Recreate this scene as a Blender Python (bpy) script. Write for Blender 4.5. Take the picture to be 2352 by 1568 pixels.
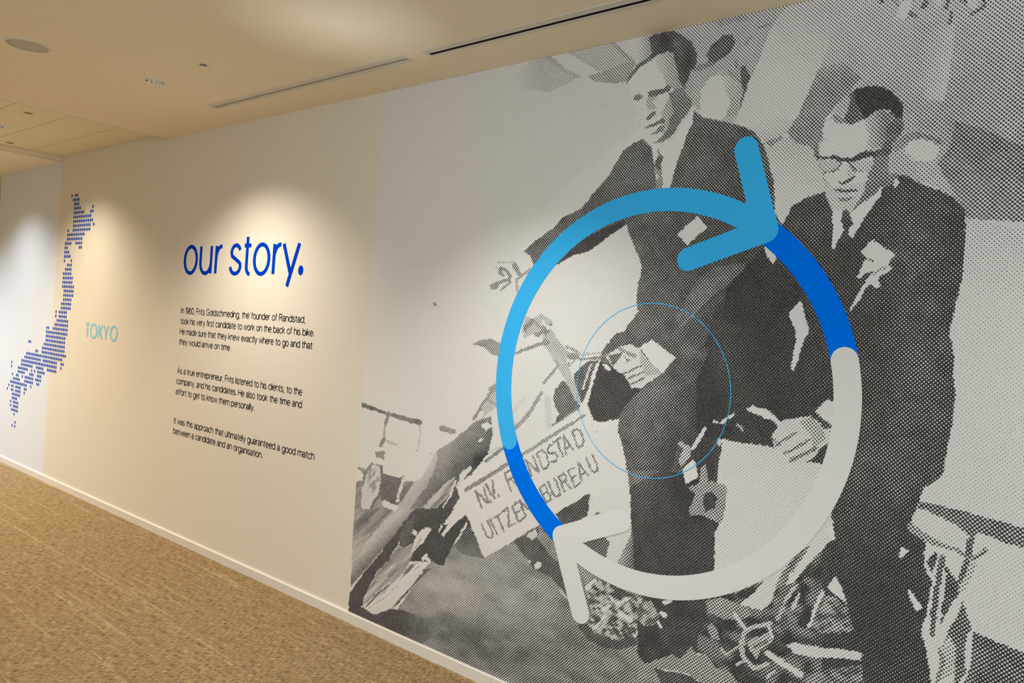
import bpy, bmesh, math, random
import numpy as np
from mathutils import Matrix, Vector
from mathutils.geometry import tessellate_polygon

# ------------------------------------------------------------------ camera
scene = bpy.context.scene
for o in list(bpy.data.objects):
    bpy.data.objects.remove(o)
IMG_W, IMG_H = 2352.0, 1568.0
F_PX = 1811.28
YAW, PITCH, ROLL = -0.699638, -0.011296, 0.070780
CAM_Z = 1.4732
WALL_Y = 2.5            # graphic wall
CEIL = 2.5988           # ceiling height
RAISE = 0.042           # raised panel bay
FWD = np.array([math.sin(YAW) * math.cos(PITCH), math.cos(YAW) * math.cos(PITCH), math.sin(PITCH)])
_r = np.array([math.cos(YAW), -math.sin(YAW), 0.0]); _u = np.cross(_r, FWD)
RGT = math.cos(ROLL) * _r + math.sin(ROLL) * _u
UPV = -math.sin(ROLL) * _r + math.cos(ROLL) * _u
cam = bpy.data.cameras.new('camera')
cam.sensor_width = 36.0
cam.lens = F_PX / IMG_W * 36.0
cam.clip_start = 0.02
camo = bpy.data.objects.new('camera', cam)
scene.collection.objects.link(camo)
camo.matrix_world = Matrix(((RGT[0], UPV[0], -FWD[0], 0.0), (RGT[1], UPV[1], -FWD[1], 0.0),
                            (RGT[2], UPV[2], -FWD[2], CAM_Z), (0, 0, 0, 1)))
scene.camera = camo

# ------------------------------------------------------------------ world, exposure
world = bpy.data.worlds.new('world'); scene.world = world
world.use_nodes = True
world.node_tree.nodes['Background'].inputs[0].default_value = (0.9, 0.95, 1.0, 1)
world.node_tree.nodes['Background'].inputs[1].default_value = 0.05
vs = scene.view_settings
vs.view_transform = 'Standard'; vs.look = 'None'; vs.gamma = 1.0; vs.use_curve_mapping = False
vs.exposure = 0.10

# lamp settings (used by the fixture builders below): position x, y, ceiling z, colour, watts
WARM = (1.0, 0.80, 0.52); SOFTW = (1.0, 0.90, 0.75); NEUT = (1.0, 0.97, 0.93); COOL = (0.92, 0.97, 1.0)
DOWNLIGHTS = [(-3.98, 1.82, CEIL, (1.0, 0.89, 0.77), 116), (-1.95, 1.70, CEIL, NEUT, 96), (0.10, 1.70, CEIL, NEUT, 20),
              (-6.28, 1.835, CEIL + RAISE, (1.0, 0.88, 0.70), 90), (-7.60, 1.82, CEIL, COOL, 74), (-9.3, 1.82, CEIL, COOL, 100)]  # last one is added out of view to brighten the far white wall
FILL_DOWNLIGHTS = [(-8.6, 0.6, COOL, 220), (-6.5, 0.6, (1.0, 0.77, 0.47), 118), (-4.4, -0.8, (1.0, 0.72, 0.42), 14), (-2.2, -0.8, (1.0, 0.72, 0.42), 14), (0.0, -0.8, SOFTW, 20), (2.2, -0.6, NEUT, 20)]  # extra downlights added out of view for general fill

# unseen windows added opposite the mural to supply neutral fill light
ADDED_WINDOWS = [(-1.9, 0.1), (0.6, 2.3)]
WINDOW_FILL = (0.72, 0.88, 1.0); WINDOW_FILL_WATTS = 46
UPLIGHT_AT = (-2.0, 1.50, 0.16); UPLIGHT_TO = (-2.52, 1.84, CEIL); UPLIGHT_WATTS = 0.20  # added lamp, aimed to make the round glow on the ceiling

# ------------------------------------------------------------------ helpers
col = scene.collection


def tag(o, label=None, cat=None, group=None, kind=None):
    if label: o['label'] = label
    if cat: o['category'] = cat
    if group: o['group'] = group
    if kind: o['kind'] = kind
    return o


def mesh_obj(name, verts, faces, mat=None, parent=None, smooth=False):
    me = bpy.data.meshes.new(name)
    me.from_pydata([tuple(v) for v in verts], [], faces)
    me.update()
    if smooth:
        for p in me.polygons: p.use_smooth = True
    o = bpy.data.objects.new(name, me)
    if mat: me.materials.append(mat)
    if parent is not None: o.parent = parent
    col.objects.link(o)
    return o


def empty(name, loc):
    o = bpy.data.objects.new(name, None)
    o.location = loc; o.empty_display_size = 0.05
    col.objects.link(o)
    return o


class MB:
    """collects simple shapes into one mesh"""
    def __init__(self): self.v = []; self.f = []

    def box(self, x0, x1, y0, y1, z0, z1):
        n = len(self.v)
        self.v += [(x0, y0, z0), (x1, y0, z0), (x1, y1, z0), (x0, y1, z0), (x0, y0, z1), (x1, y0, z1), (x1, y1, z1), (x0, y1, z1)]
        self.f += [tuple(n + i for i in q) for q in ((0, 3, 2, 1), (4, 5, 6, 7), (0, 1, 5, 4), (1, 2, 6, 5), (2, 3, 7, 6), (3, 0, 4, 7))]
        return self

    def quad(self, *p):
        n = len(self.v); self.v += list(p); self.f.append(tuple(range(n, n + len(p)))); return self

    def lathe(self, prof, cx=0, cy=0, cz=0, seg=40, closed=False):
        n = len(self.v); m = len(prof)
        for i in range(seg):
            a = 2 * math.pi * i / seg
            for r, z in prof: self.v.append((cx + r * math.cos(a), cy + r * math.sin(a), cz + z))
        for i in range(seg):
            j = (i + 1) % seg
            for k in range(m if closed else m - 1):
                l = (k + 1) % m
                self.f.append((n + i * m + k, n + j * m + k, n + j * m + l, n + i * m + l))
        return self

    def disc(self, cx, cy, z, r, seg=40):
        n = len(self.v)
        self.v += [(cx + r * math.cos(2 * math.pi * i / seg), cy + r * math.sin(2 * math.pi * i / seg), z) for i in range(seg)]
        self.f.append(tuple(range(n, n + seg))); return self

    def holed(self, outer, holes, z):
        """flat horizontal sheet with holes"""
        loops = [[Vector((x, y, 0)) for x, y in outer]] + [[Vector((x, y, 0)) for x, y in h] for h in holes]
        n = len(self.v); flat = [v for l in loops for v in l]
        self.v += [(v.x, v.y, z) for v in flat]
        self.f += [tuple(n + i for i in t) for t in tessellate_polygon(loops)]
        return self

    def build(self, name, mat, parent=None, smooth=False):
        return mesh_obj(name, self.v, self.f, mat, parent, smooth)


def circle(cx, cy, r, seg=40):
    return [(cx + r * math.cos(2 * math.pi * i / seg), cy + r * math.sin(2 * math.pi * i / seg)) for i in range(seg)]


def rect(x0, x1, y0, y1):
    return [(x0, y0), (x1, y0), (x1, y1), (x0, y1)]


# ------------------------------------------------------------------ materials
def mat(name, colr, rough=0.6, metal=0.0, spec=0.3, noise=None, bump=None, emit=None):
    m = bpy.data.materials.new(name); m.use_nodes = True
    nt = m.node_tree; b = nt.nodes['Principled BSDF']
    b.inputs['Base Color'].default_value = (*colr, 1)
    b.inputs['Roughness'].default_value = rough
    b.inputs['Metallic'].default_value = metal
    b.inputs['Specular IOR Level'].default_value = spec
    geo = nt.nodes.new('ShaderNodeNewGeometry')
    if noise:
        sc, amt = noise
        n = nt.nodes.new('ShaderNodeTexNoise'); n.inputs['Scale'].default_value = sc; n.inputs['Detail'].default_value = 4
        nt.links.new(geo.outputs['Position'], n.inputs['Vector'])
        mx = nt.nodes.new('ShaderNodeMix'); mx.data_type = 'RGBA'
        mx.inputs['A'].default_value = (*[c * (1 - amt) for c in colr], 1)
        mx.inputs['B'].default_value = (*[min(1, c * (1 + amt)) for c in colr], 1)
        nt.links.new(n.outputs['Fac'], mx.inputs['Factor'])
        nt.links.new(mx.outputs['Result'], b.inputs['Base Color'])
    if bump:
        sc, st = bump
        n = nt.nodes.new('ShaderNodeTexNoise'); n.inputs['Scale'].default_value = sc; n.inputs['Detail'].default_value = 3
        nt.links.new(geo.outputs['Position'], n.inputs['Vector'])
        bp = nt.nodes.new('ShaderNodeBump'); bp.inputs['Strength'].default_value = st; bp.inputs['Distance'].default_value = 0.002
        nt.links.new(n.outputs['Fac'], bp.inputs['Height']); nt.links.new(bp.outputs['Normal'], b.inputs['Normal'])
    if emit:
        b.inputs['Emission Color'].default_value = (*emit[0], 1); b.inputs['Emission Strength'].default_value = emit[1]
    return m


M = {}
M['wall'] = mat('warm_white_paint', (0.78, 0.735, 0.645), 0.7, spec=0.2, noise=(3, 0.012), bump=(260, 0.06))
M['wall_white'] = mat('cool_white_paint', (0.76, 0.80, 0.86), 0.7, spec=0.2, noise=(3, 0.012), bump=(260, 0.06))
M['ceiling'] = mat('ceiling_paint', (0.93, 0.82, 0.62), 0.85, spec=0.15, noise=(2, 0.01), bump=(180, 0.05))
M['panel'] = mat('ceiling_panel_paint', (0.89, 0.80, 0.57), 0.85, spec=0.15, noise=(6, 0.02), bump=(220, 0.08))
M['base'] = mat('baseboard_vinyl', (0.80, 0.76, 0.70), 0.45, spec=0.4, noise=(8, 0.02))
M['trim_white'] = mat('white_fixture_metal', (0.72, 0.68, 0.58), 0.45, spec=0.4, noise=(10, 0.02))
M['grille'] = mat('speaker_grille_paint', (0.56, 0.51, 0.38), 0.6, spec=0.3, noise=(400, 0.08))
M['chrome'] = mat('mirror_reflector', (0.85, 0.84, 0.82), 0.08, metal=1.0, noise=(5, 0.02))
M['dark'] = mat('dark_slot_interior', (0.035, 0.03, 0.027), 0.7, spec=0.2, noise=(20, 0.1))
M['brass'] = mat('sprinkler_metal', (0.35, 0.28, 0.16), 0.35, metal=0.8, noise=(40, 0.1))
M['sky'] = mat('light_blue_vinyl', (0.05, 0.50, 1.0), 0.9, spec=0.0, noise=(4, 0.01))
M['blue'] = mat('strong_blue_vinyl', (0.0, 0.19, 1.0), 0.9, spec=0.0, noise=(4, 0.01))
M['whitev'] = mat('white_vinyl', (0.82, 0.81, 0.805), 0.9, spec=0.0, noise=(4, 0.008))
M['textblue'] = mat('heading_blue_vinyl', (0.0, 0.045, 0.56), 0.9, spec=0.0, noise=(4, 0.01))
M['mapblue'] = mat('map_blue_vinyl', (0.03, 0.09, 0.50), 0.9, spec=0.0, noise=(4, 0.01))
M['cityblue'] = mat('city_name_vinyl', (0.30, 0.62, 0.78), 0.9, spec=0.0, noise=(4, 0.01))
M['black'] = mat('text_black_vinyl', (0.022, 0.017, 0.015), 0.9, spec=0.0, noise=(4, 0.05))
M['door'] = mat('olive_door_veneer', (0.12, 0.10, 0.03), 0.4, spec=0.4, noise=(20, 0.2))
M['glass'] = mat('window_glass', (0.9, 0.95, 1.0), 0.05, spec=0.5, noise=(2, 0.01))
M['glass'].node_tree.nodes['Principled BSDF'].inputs['Transmission Weight'].default_value = 1.0
M['lamp'] = mat('lit_lamp_glass', (1, 1, 1), 0.3, noise=(5, 0.01), emit=((1.0, 0.93, 0.8), 45))


def carpet_material():
    m = bpy.data.materials.new('woven_carpet'); m.use_nodes = True
    nt = m.node_tree; N = nt.nodes.new; L = nt.links.new
    b = nt.nodes['Principled BSDF']; b.inputs['Roughness'].default_value = 0.95; b.inputs['Specular IOR Level'].default_value = 0.1
    geo = N('ShaderNodeNewGeometry')

    def tex(scale, detail, rough=0.6):
        mp = N('ShaderNodeMapping'); mp.inputs['Scale'].default_value = scale
        L(geo.outputs['Position'], mp.inputs['Vector'])
        n = N('ShaderNodeTexNoise'); n.inputs['Scale'].default_value = 1.0; n.inputs['Detail'].default_value = detail; n.inputs['Roughness'].default_value = rough
        L(mp.outputs['Vector'], n.inputs['Vector'])
        return n.outputs['Fac']

    def math_(op, a, c, clamp=False):
        n = N('ShaderNodeMath'); n.operation = op; n.use_clamp = clamp
        for k, v in enumerate((a, c)):
            if isinstance(v, (int, float)): n.inputs[k].default_value = v
            else: L(v, n.inputs[k])
        return n.outputs[0]

    heather = tex((190, 38, 1), 3)            # short yarns lying across the corridor
    tuft = tex((420, 300, 1), 2)
    blot = tex((14, 20, 1), 3)
    # pale threads running along the corridor (varied along their length)
    th1 = math_('SUBTRACT', 1.0, math_('MULTIPLY', math_('ABSOLUTE', math_('SUBTRACT', tex((0.25, 15, 1), 1, 0.3), 0.5), 0), 60), True)
    th1 = math_('MULTIPLY', th1, math_('MULTIPLY', math_('SUBTRACT', tex((14, 160, 1), 2), 0.35), 2.2, True), True)
    th2 = math_('SUBTRACT', 1.0, math_('MULTIPLY', math_('ABSOLUTE', math_('SUBTRACT', tex((13, 0.4, 1), 1, 0.3), 0.5), 0), 48), True)
    th2 = math_('MULTIPLY', th2, math_('MULTIPLY', math_('SUBTRACT', tex((150, 14, 1), 2), 0.42), 2.0, True), True)
    fac = math_('ADD', math_('MULTIPLY', heather, 0.72), math_('ADD', math_('MULTIPLY', tuft, 0.3), math_('MULTIPLY', blot, 0.16)))
    fac = math_('MULTIPLY', math_('SUBTRACT', fac, 0.47), 3.8, True)
    ramp = N('ShaderNodeValToRGB'); e = ramp.color_ramp.elements
    e[0].position = 0.0; e[0].color = (0.12, 0.077, 0.036, 1)
    e[1].position = 1.0; e[1].color = (0.52, 0.38, 0.205, 1)
    mid = ramp.color_ramp.elements.new(0.5); mid.color = (0.31, 0.215, 0.108, 1)
    L(fac, ramp.inputs[0])
    mx = N('ShaderNodeMix'); mx.data_type = 'RGBA'
    L(math_('MULTIPLY', math_('MAXIMUM', th1, math_('MULTIPLY', th2, 0.6)), 0.8), mx.inputs['Factor'])
    L(ramp.outputs['Color'], mx.inputs['A']); mx.inputs['B'].default_value = (0.66, 0.53, 0.32, 1)
    L(mx.outputs['Result'], b.inputs['Base Color'])
    bp = N('ShaderNodeBump'); bp.inputs['Strength'].default_value = 0.55; bp.inputs['Distance'].default_value = 0.004
    L(math_('ADD', heather, tuft), bp.inputs['Height']); L(bp.outputs['Normal'], b.inputs['Normal'])
    return m


M['carpet'] = carpet_material()

# ------------------------------------------------------------------ room shell
X0, X1, YF, YB = -10.6, 4.5, -2.2, 4.2
WEND = -8.42            # far end of the graphic wall
STEP_A, STEP_B = -5.225, -7.0

fl = MB().quad((X0, YF, 0), (X1, YF, 0), (X1, YB, 0), (X0, YB, 0)).build('floor', M['carpet'])
tag(fl, 'beige brown heathered woven carpet with pale threads', kind='structure')
w = MB().box(STEP_B, X1, WALL_Y, WALL_Y + 0.12, 0, 2.72).build('wall_back', M['wall'])
tag(w, 'warm white painted wall that carries the graphics', kind='structure')
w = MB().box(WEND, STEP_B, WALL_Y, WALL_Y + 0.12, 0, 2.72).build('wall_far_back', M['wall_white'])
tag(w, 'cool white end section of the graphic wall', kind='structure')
wf = MB()
wx = [X0] + [v for w_ in ADDED_WINDOWS for v in w_] + [X1]
for a, c in zip(wx[0::2], wx[1::2]):
    wf.box(a, c, YF - 0.1, YF, 0, 2.72)
for a, c in ADDED_WINDOWS:
    wf.box(a, c, YF - 0.1, YF, 0, 0.85); wf.box(a, c, YF - 0.1, YF, 2.3, 2.72)
tag(wf.build('wall_front', M['wall']), 'plain wall with added windows opposite the mural', kind='structure')
for k, (a, c) in enumerate(ADDED_WINDOWS):
    fr = MB()
    for x0_, x1_, z0_, z1_ in ((a, c, 0.85, 0.91), (a, c, 2.24, 2.3), (a, a + 0.06, 0.91, 2.24), (c - 0.06, c, 0.91, 2.24), ((a + c) / 2 - 0.025, (a + c) / 2 + 0.025, 0.91, 2.24)):
        fr.box(x0_, x1_, YF - 0.09, YF - 0.03, z0_, z1_)
    wo = tag(fr.build('window_%d' % (k + 1), M['trim_white']), 'added white framed window opposite the mural, out of view, for fill light', kind='structure')
    for p0, p1 in ((a + 0.06, (a + c) / 2 - 0.025), ((a + c) / 2 + 0.025, c - 0.06)):
        MB().box(p0, p1, YF - 0.065, YF - 0.055, 0.91, 2.24).build('pane', M['glass'], wo)
    al = bpy.data.lights.new('window_fill_light', 'AREA'); al.shape = 'RECTANGLE'; al.size = c - a - 0.12; al.size_y = 1.33  # added area light just inside the panes, fills the room
    al.energy = WINDOW_FILL_WATTS; al.color = WINDOW_FILL
    ao = bpy.data.objects.new('window_fill_light', al); ao.location = ((a + c) / 2, YF - 0.02, 1.575); ao.rotation_euler = (math.radians(90), 0, 0)
    col.objects.link(ao); ao.parent = wo
tag(MB().box(X1, X1 + 0.1, YF, YB, 0, 2.72).build('wall_right', M['wall']), 'plain wall closing the near end', kind='structure')
tag(MB().box(X0 - 0.1, X0, YF, YB, 0, 2.72).build('wall_left', M['wall']), 'tan wall at the far end of the corridor', kind='structure')
tag(MB().box(X0, X1, YB, YB + 0.1, 0, 2.72).build('wall_side_passage', M['wall']), 'wall of the side passage', kind='structure')
d = MB().box(X0, X0 + 0.03, 1.9, 3.6, 0, 2.2).build('door_1', M['door'])
tag(d, 'dark olive door far down the corridor', kind='structure')
MB().box(X0 + 0.03, X0 + 0.06, 2.05, 2.08, 0.9, 1.2).build('door_handle', M['chrome'], d)

bb = empty('baseboard_back', (-2.0, WALL_Y, 0))
tag(bb, 'low cream baseboard along the foot of the graphic wall', kind='structure')
bx = [WEND, -6.05, -4.45, -2.865, -2.075, -0.4, X1]
for a, c in zip(bx[:-1], bx[1:]):
    s = MB().box(a + 0.0006, c - 0.0006, WALL_Y - 0.012, WALL_Y, 0, 0.046)
    # small rounded nose on the top edge
    s.quad((a, WALL_Y - 0.012, 0.046), (c, WALL_Y - 0.012, 0.046), (c, WALL_Y - 0.009, 0.050), (a, WALL_Y - 0.009, 0.050))
    s.quad((a, WALL_Y - 0.009, 0.050), (c, WALL_Y - 0.009, 0.050), (c, WALL_Y, 0.050), (a, WALL_Y, 0.050))
    o = s.build('baseboard_strip', M['base'])
    o.parent = bb; o.matrix_parent_inverse = Matrix.Translation((2.0, -WALL_Y, 0))

# ---- ceiling: plain sheet with cut-outs, a slightly raised panel bay, plain far sheet
DL_R = 0.0425
SLOTS = [(-2.435, 4.2, 2.226, 2.246), (-4.14, -2.56, 2.218, 2.244)]
holes = [circle(x, y, DL_R) for x, y, z, c, p in DOWNLIGHTS if x > STEP_A]
holes += [circle(x, y, 0.05) for x, y, c, p in FILL_DOWNLIGHTS if x > STEP_A]
holes += [rect(a, b_, c, d_) for a, b_, c, d_ in SLOTS]
SPRINKLERS = [(-3.49, 1.812, CEIL), (-5.635, 1.795, CEIL + RAISE), (-6.86, 2.075, CEIL + RAISE)]
holes += [circle(x, y, 0.016, 24) for x, y, z in SPRINKLERS if x > STEP_A]
c = MB().holed(rect(STEP_A, X1, YF, WALL_Y + 0.02), holes, CEIL)
c.quad((STEP_A, YF, CEIL), (STEP_A, WALL_Y + .02, CEIL), (STEP_A, WALL_Y + .02, CEIL + 0.1), (STEP_A, YF, CEIL + 0.1))
far_holes = [circle(x, y, DL_R) for x, y, z, cc, p in DOWNLIGHTS if x < STEP_B] + [circle(x, y, 0.05) for x, y, cc, p in FILL_DOWNLIGHTS if x < STEP_B]
c.holed(rect(X0, STEP_B, YF, YB), far_holes, CEIL)
c.quad((STEP_B, YF, CEIL), (STEP_B, YB, CEIL), (STEP_B, YB, CEIL + 0.1), (STEP_B, YF, CEIL + 0.1))
c.quad((X0, YF, CEIL + 0.1), (X1, YF, CEIL + 0.1), (X1, YB, CEIL + 0.1), (X0, YB, CEIL + 0.1))
ceil = c.build('ceiling', M['ceiling'])
tag(ceil, 'plain tan-white plaster ceiling with a raised bay of long panels', kind='structure')
ys = [YF, -1.65, -1.05, -0.45, 0.15, 0.75, 1.06, 1.36, 1.66, 1.966, 2.262, WALL_Y]
for a, b_ in zip(ys[:-1], ys[1:]):
    hs = [circle(x, y, DL_R) for x, y, z, cc, p in DOWNLIGHTS if STEP_B < x < STEP_A and a < y < b_]
    hs += [circle(x, y, 0.05) for x, y, cc, p in FILL_DOWNLIGHTS if STEP_B < x < STEP_A and a < y < b_]
    hs += [circle(x, y, 0.016, 24) for x, y, z in SPRINKLERS if STEP_B < x < STEP_A and a < y < b_]
    z = CEIL + RAISE
    p = MB().holed(rect(STEP_B + 0.003, STEP_A - 0.0, a + 0.0022, b_ - 0.0022), hs, z)
    for yy in (a + 0.0022, b_ - 0.0022):
        p.quad((STEP_B, yy, z), (STEP_A, yy, z), (STEP_A, yy, z + 0.012), (STEP_B, yy, z + 0.012))
    p.build('ceiling_panel', M['panel'], ceil)

tag(MB().box(STEP_A - 0.004, STEP_A + 0.010, YF, WALL_Y, CEIL - 0.003, CEIL + 0.002).build('trim_1', M['trim_white']), 'thin metal bead along the edge of the raised bay', kind='structure')
tag(MB().box(STEP_B - 0.008, STEP_B + 0.003, YF, WALL_Y, CEIL - 0.003, CEIL + 0.002).build('trim_2', M['trim_white']), 'thin metal bead along the far step of the raised bay', kind='structure')

# ------------------------------------------------------------------ ceiling fixtures
def spot(name, parent, z, colr, watts, size=110, blend=0.7, radius=0.035, xy=(0, 0)):
    l = bpy.data.lights.new(name, 'SPOT'); l.energy = watts; l.color = colr
    l.spot_size = math.radians(size); l.spot_blend = blend; l.shadow_soft_size = radius
    o = bpy.data.objects.new(name, l); o.location = (xy[0], xy[1], z); o.parent = parent
    col.objects.link(o)
    return o


def downlight(x, y, z, colr, watts, r, label, size=124, blend=1.0):
    t = empty('recessed_downlight', (x, y, z))
    tag(t, label, 'downlight', 'recessed ceiling downlights')
    MB().lathe([(r - 0.001, 0.0), (r - 0.001, -0.0025), (r + 0.004, -0.003), (r + 0.007, -0.001), (r + 0.007, 0.0)]).build('trim_ring', M['trim_white'], t, True)
    MB().lathe([(r - 0.001, -0.002), (r - 0.003, 0.02), (r - 0.009, 0.045), (r - 0.017, 0.07)]).build('reflector', M['chrome'], t, True)
    lp = MB().lathe([(r - 0.016, 0.068), (r - 0.018, 0.056), (0.012, 0.046), (0.0005, 0.044)]).build('lamp', M['lamp'], t, True)
    spot('downlight_beam', t, -0.006, colr, watts, size, blend, r * 0.8)
    return t


dl_labels = ['mirrored downlight in the plain ceiling above the blue heading', 'mirrored downlight above the middle of the mural, beside the dark ceiling slot',
             'mirrored downlight above the near end of the mural', 'lit downlight set in the raised panel bay', 'downlight in the far ceiling above the dotted map', 'added unseen fill downlight beyond the end of the graphic wall']
for (x, y, z, cc, p), lb in zip(DOWNLIGHTS, dl_labels):
    downlight(x, y, z, cc, p, DL_R, lb, 108 if -3 < x < 1 else 126)      # narrower lamps over the mural
for i, (x, y, cc, p) in enumerate(FILL_DOWNLIGHTS):
    z = CEIL + RAISE if STEP_B < x < STEP_A else CEIL
    downlight(x, y, z, cc, p, 0.05, 'added wide fill downlight over the open side of the corridor, out of view', 150, 0.8)


def diffuser(x0, x1, y0, y1, label, blade):
    t = empty('linear_slot_diffuser', ((x0 + x1) / 2, (y0 + y1) / 2, CEIL))
    tag(t, label, 'air diffuser', 'linear ceiling slot diffusers')
    cx, cy = (x0 + x1) / 2, (y0 + y1) / 2
    hx, hy = (x1 - x0) / 2, (y1 - y0) / 2
    fr = MB()
    for a, b_, c_, d_ in ((-hx - 0.012, hx + 0.012, -hy - 0.034, -hy), (-hx - 0.012, hx + 0.012, hy, hy + 0.012), (-hx - 0.012, -hx, -hy, hy), (hx, hx + 0.012, -hy, hy)):
        fr.box(a, b_, c_, d_, -0.0022, 0.0)
    fr.build('frame', M['trim_white'], t)
    wl = MB()
    dp = 0.07
    wl.quad((-hx, -hy, 0), (hx, -hy, 0), (hx, -hy, dp), (-hx, -hy, dp)).quad((-hx, hy, 0), (hx, hy, 0), (hx, hy, dp), (-hx, hy, dp))
    wl.quad((-hx, -hy, dp), (hx, -hy, dp), (hx, hy, dp), (-hx, hy, dp)).quad((-hx, -hy, 0), (-hx, hy, 0), (-hx, hy, dp), (-hx, -hy, dp)).quad((hx, -hy, 0), (hx, hy, 0), (hx, hy, dp), (hx, -hy, dp))
    wl.build('slot_well', M['dark'] if blade == 'open' else M['trim_white'], t)
    bl = MB()
    if blade == 'open':
        bl.box(-hx, hx, -0.001, 0.001, 0.02, 0.05)
        bl.build('air_blade', M['dark'], t)
    else:
        n = len(bl.v)
        bl.quad((-hx, -hy + 0.001, 0.004), (hx, -hy + 0.001, 0.004), (hx, hy - 0.002, 0.018), (-hx, hy - 0.002, 0.018))
        bl.build('air_blade', M['trim_white'], t)


diffuser(*SLOTS[0], 'long open air slot, black inside, in the ceiling beside the mural', 'open')
diffuser(*SLOTS[1], 'closed white air slot in the ceiling above the heading text', 'closed')

t = empty('ceiling_speaker', (-3.995, 1.254, CEIL))
tag(t, 'round flush ceiling speaker with a grey-tan grille', 'speaker')
MB().lathe([(0.080, 0.0), (0.080, -0.004), (0.084, -0.005), (0.090, -0.003), (0.0915, 0.0)]).build('frame', M['trim_white'], t, True)
MB().lathe([(0.0795, -0.001), (0.0795, -0.0035), (0.06, -0.0042), (0.03, -0.0046), (0.0005, -0.0047)]).build('grille', M['grille'], t, True)

spr_labels = ['small sprinkler head in the plain ceiling beside the mirrored downlight', 'small sprinkler head in the raised panel bay beside a lit downlight', 'small sprinkler head near the far step of the raised bay']
for (x, y, z), lb in zip(SPRINKLERS, spr_labels):
    t = empty('sprinkler_head', (x, y, z))
    tag(t, lb, 'sprinkler', 'ceiling sprinkler heads')
    MB().lathe([(0.0155, 0.001), (0.0165, -0.002), (0.024, -0.003), (0.027, -0.001), (0.027, 0.0)]).build('escutcheon', M['trim_white'] if x > STEP_A else M['brass'], t, True)
    MB().lathe([(0.016, -0.001), (0.0155, 0.03), (0.0005, 0.03)]).build('recess_cup', M['dark'], t, True)
    s = MB().lathe([(0.0005, 0.028), (0.005, 0.028), (0.005, 0.006), (0.003, 0.004), (0.003, -0.001), (0.0005, -0.001)], seg=12)
    s.build('sprinkler_body', M['brass'], t, True)
    MB().lathe([(0.0005, -0.001), (0.010, -0.001), (0.010, -0.0025), (0.0005, -0.0025)], seg=12).build('deflector', M['brass'], t)

# ------------------------------------------------------------------ low floor uplighter, added out of view to make the soft round patch on the ceiling
t = empty('added_floor_uplighter', (UPLIGHT_AT[0], UPLIGHT_AT[1], 0))
tag(t, 'small grey floor uplighter added below the view to make the ceiling glow', 'added lamp')
MB().lathe([(0.0005, 0.0), (0.07, 0.0), (0.07, 0.010), (0.02, 0.016), (0.0005, 0.016)]).build('base', M['grille'], t, True)
MB().lathe([(0.010, 0.012), (0.010, 0.09)], seg=16).build('pole', M['grille'], t, True)
aim = Vector(UPLIGHT_TO) - Vector(UPLIGHT_AT)
hd = MB().lathe([(0.0005, -0.08), (0.030, -0.08), (0.040, -0.04), (0.044, 0.03), (0.042, 0.03), (0.038, -0.04), (0.028, -0.075), (0.0005, -0.075)]).build('shade', M['grille'], t, True)
hd.location = (0, 0, UPLIGHT_AT[2]); hd.rotation_euler = aim.to_track_quat('Z', 'Y').to_euler()
al = bpy.data.lights.new('added_uplighter_beam', 'AREA'); al.shape = 'DISK'; al.size = 0.07; al.spread = math.radians(21)
al.energy = UPLIGHT_WATTS; al.color = (0.88, 0.95, 1.0)
ul = bpy.data.objects.new('added_uplighter_beam', al); col.objects.link(ul); ul.parent = t
ul.location = Vector((0, 0, UPLIGHT_AT[2])) + aim.normalized() * 0.02
ul.rotation_euler = aim.to_track_quat('-Z', 'Y').to_euler()
# ---- tone drawing of the printed halftone photograph ----------------------
# Shapes are outlined in pixel frames (origin x, origin y, zoom) of the photograph.
FR = {'P': (0, 0, 1.0), 'A': (1120, 60, 3.92), 'B': (1400, 60, 6.5333), 'C': (1400, 220, 6.5333),
      'D': (1580, 0, 3.92), 'E': (1952, 0, 3.92), 'G': (1840, 180, 6.0308), 'H': (1820, 380, 6.0308),
      'I': (1952, 360, 3.92), 'J': (1080, 420, 3.92), 'K': (1440, 300, 3.92), 'L': (1640, 560, 3.92),
      'M': (1250, 680, 3.92), 'N': (1640, 840, 3.92), 'O': (1952, 760, 3.92), 'Q': (800, 860, 3.92),
      'S': (1040, 900, 3.92), 'T': (1340, 940, 3.92), 'U': (790, 1168, 3.92), 'V': (1120, 1168, 3.92),
      'W': (1480, 1168, 3.92), 'X': (1760, 1168, 3.92), 'Y': (1952, 1100, 3.35)}


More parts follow.
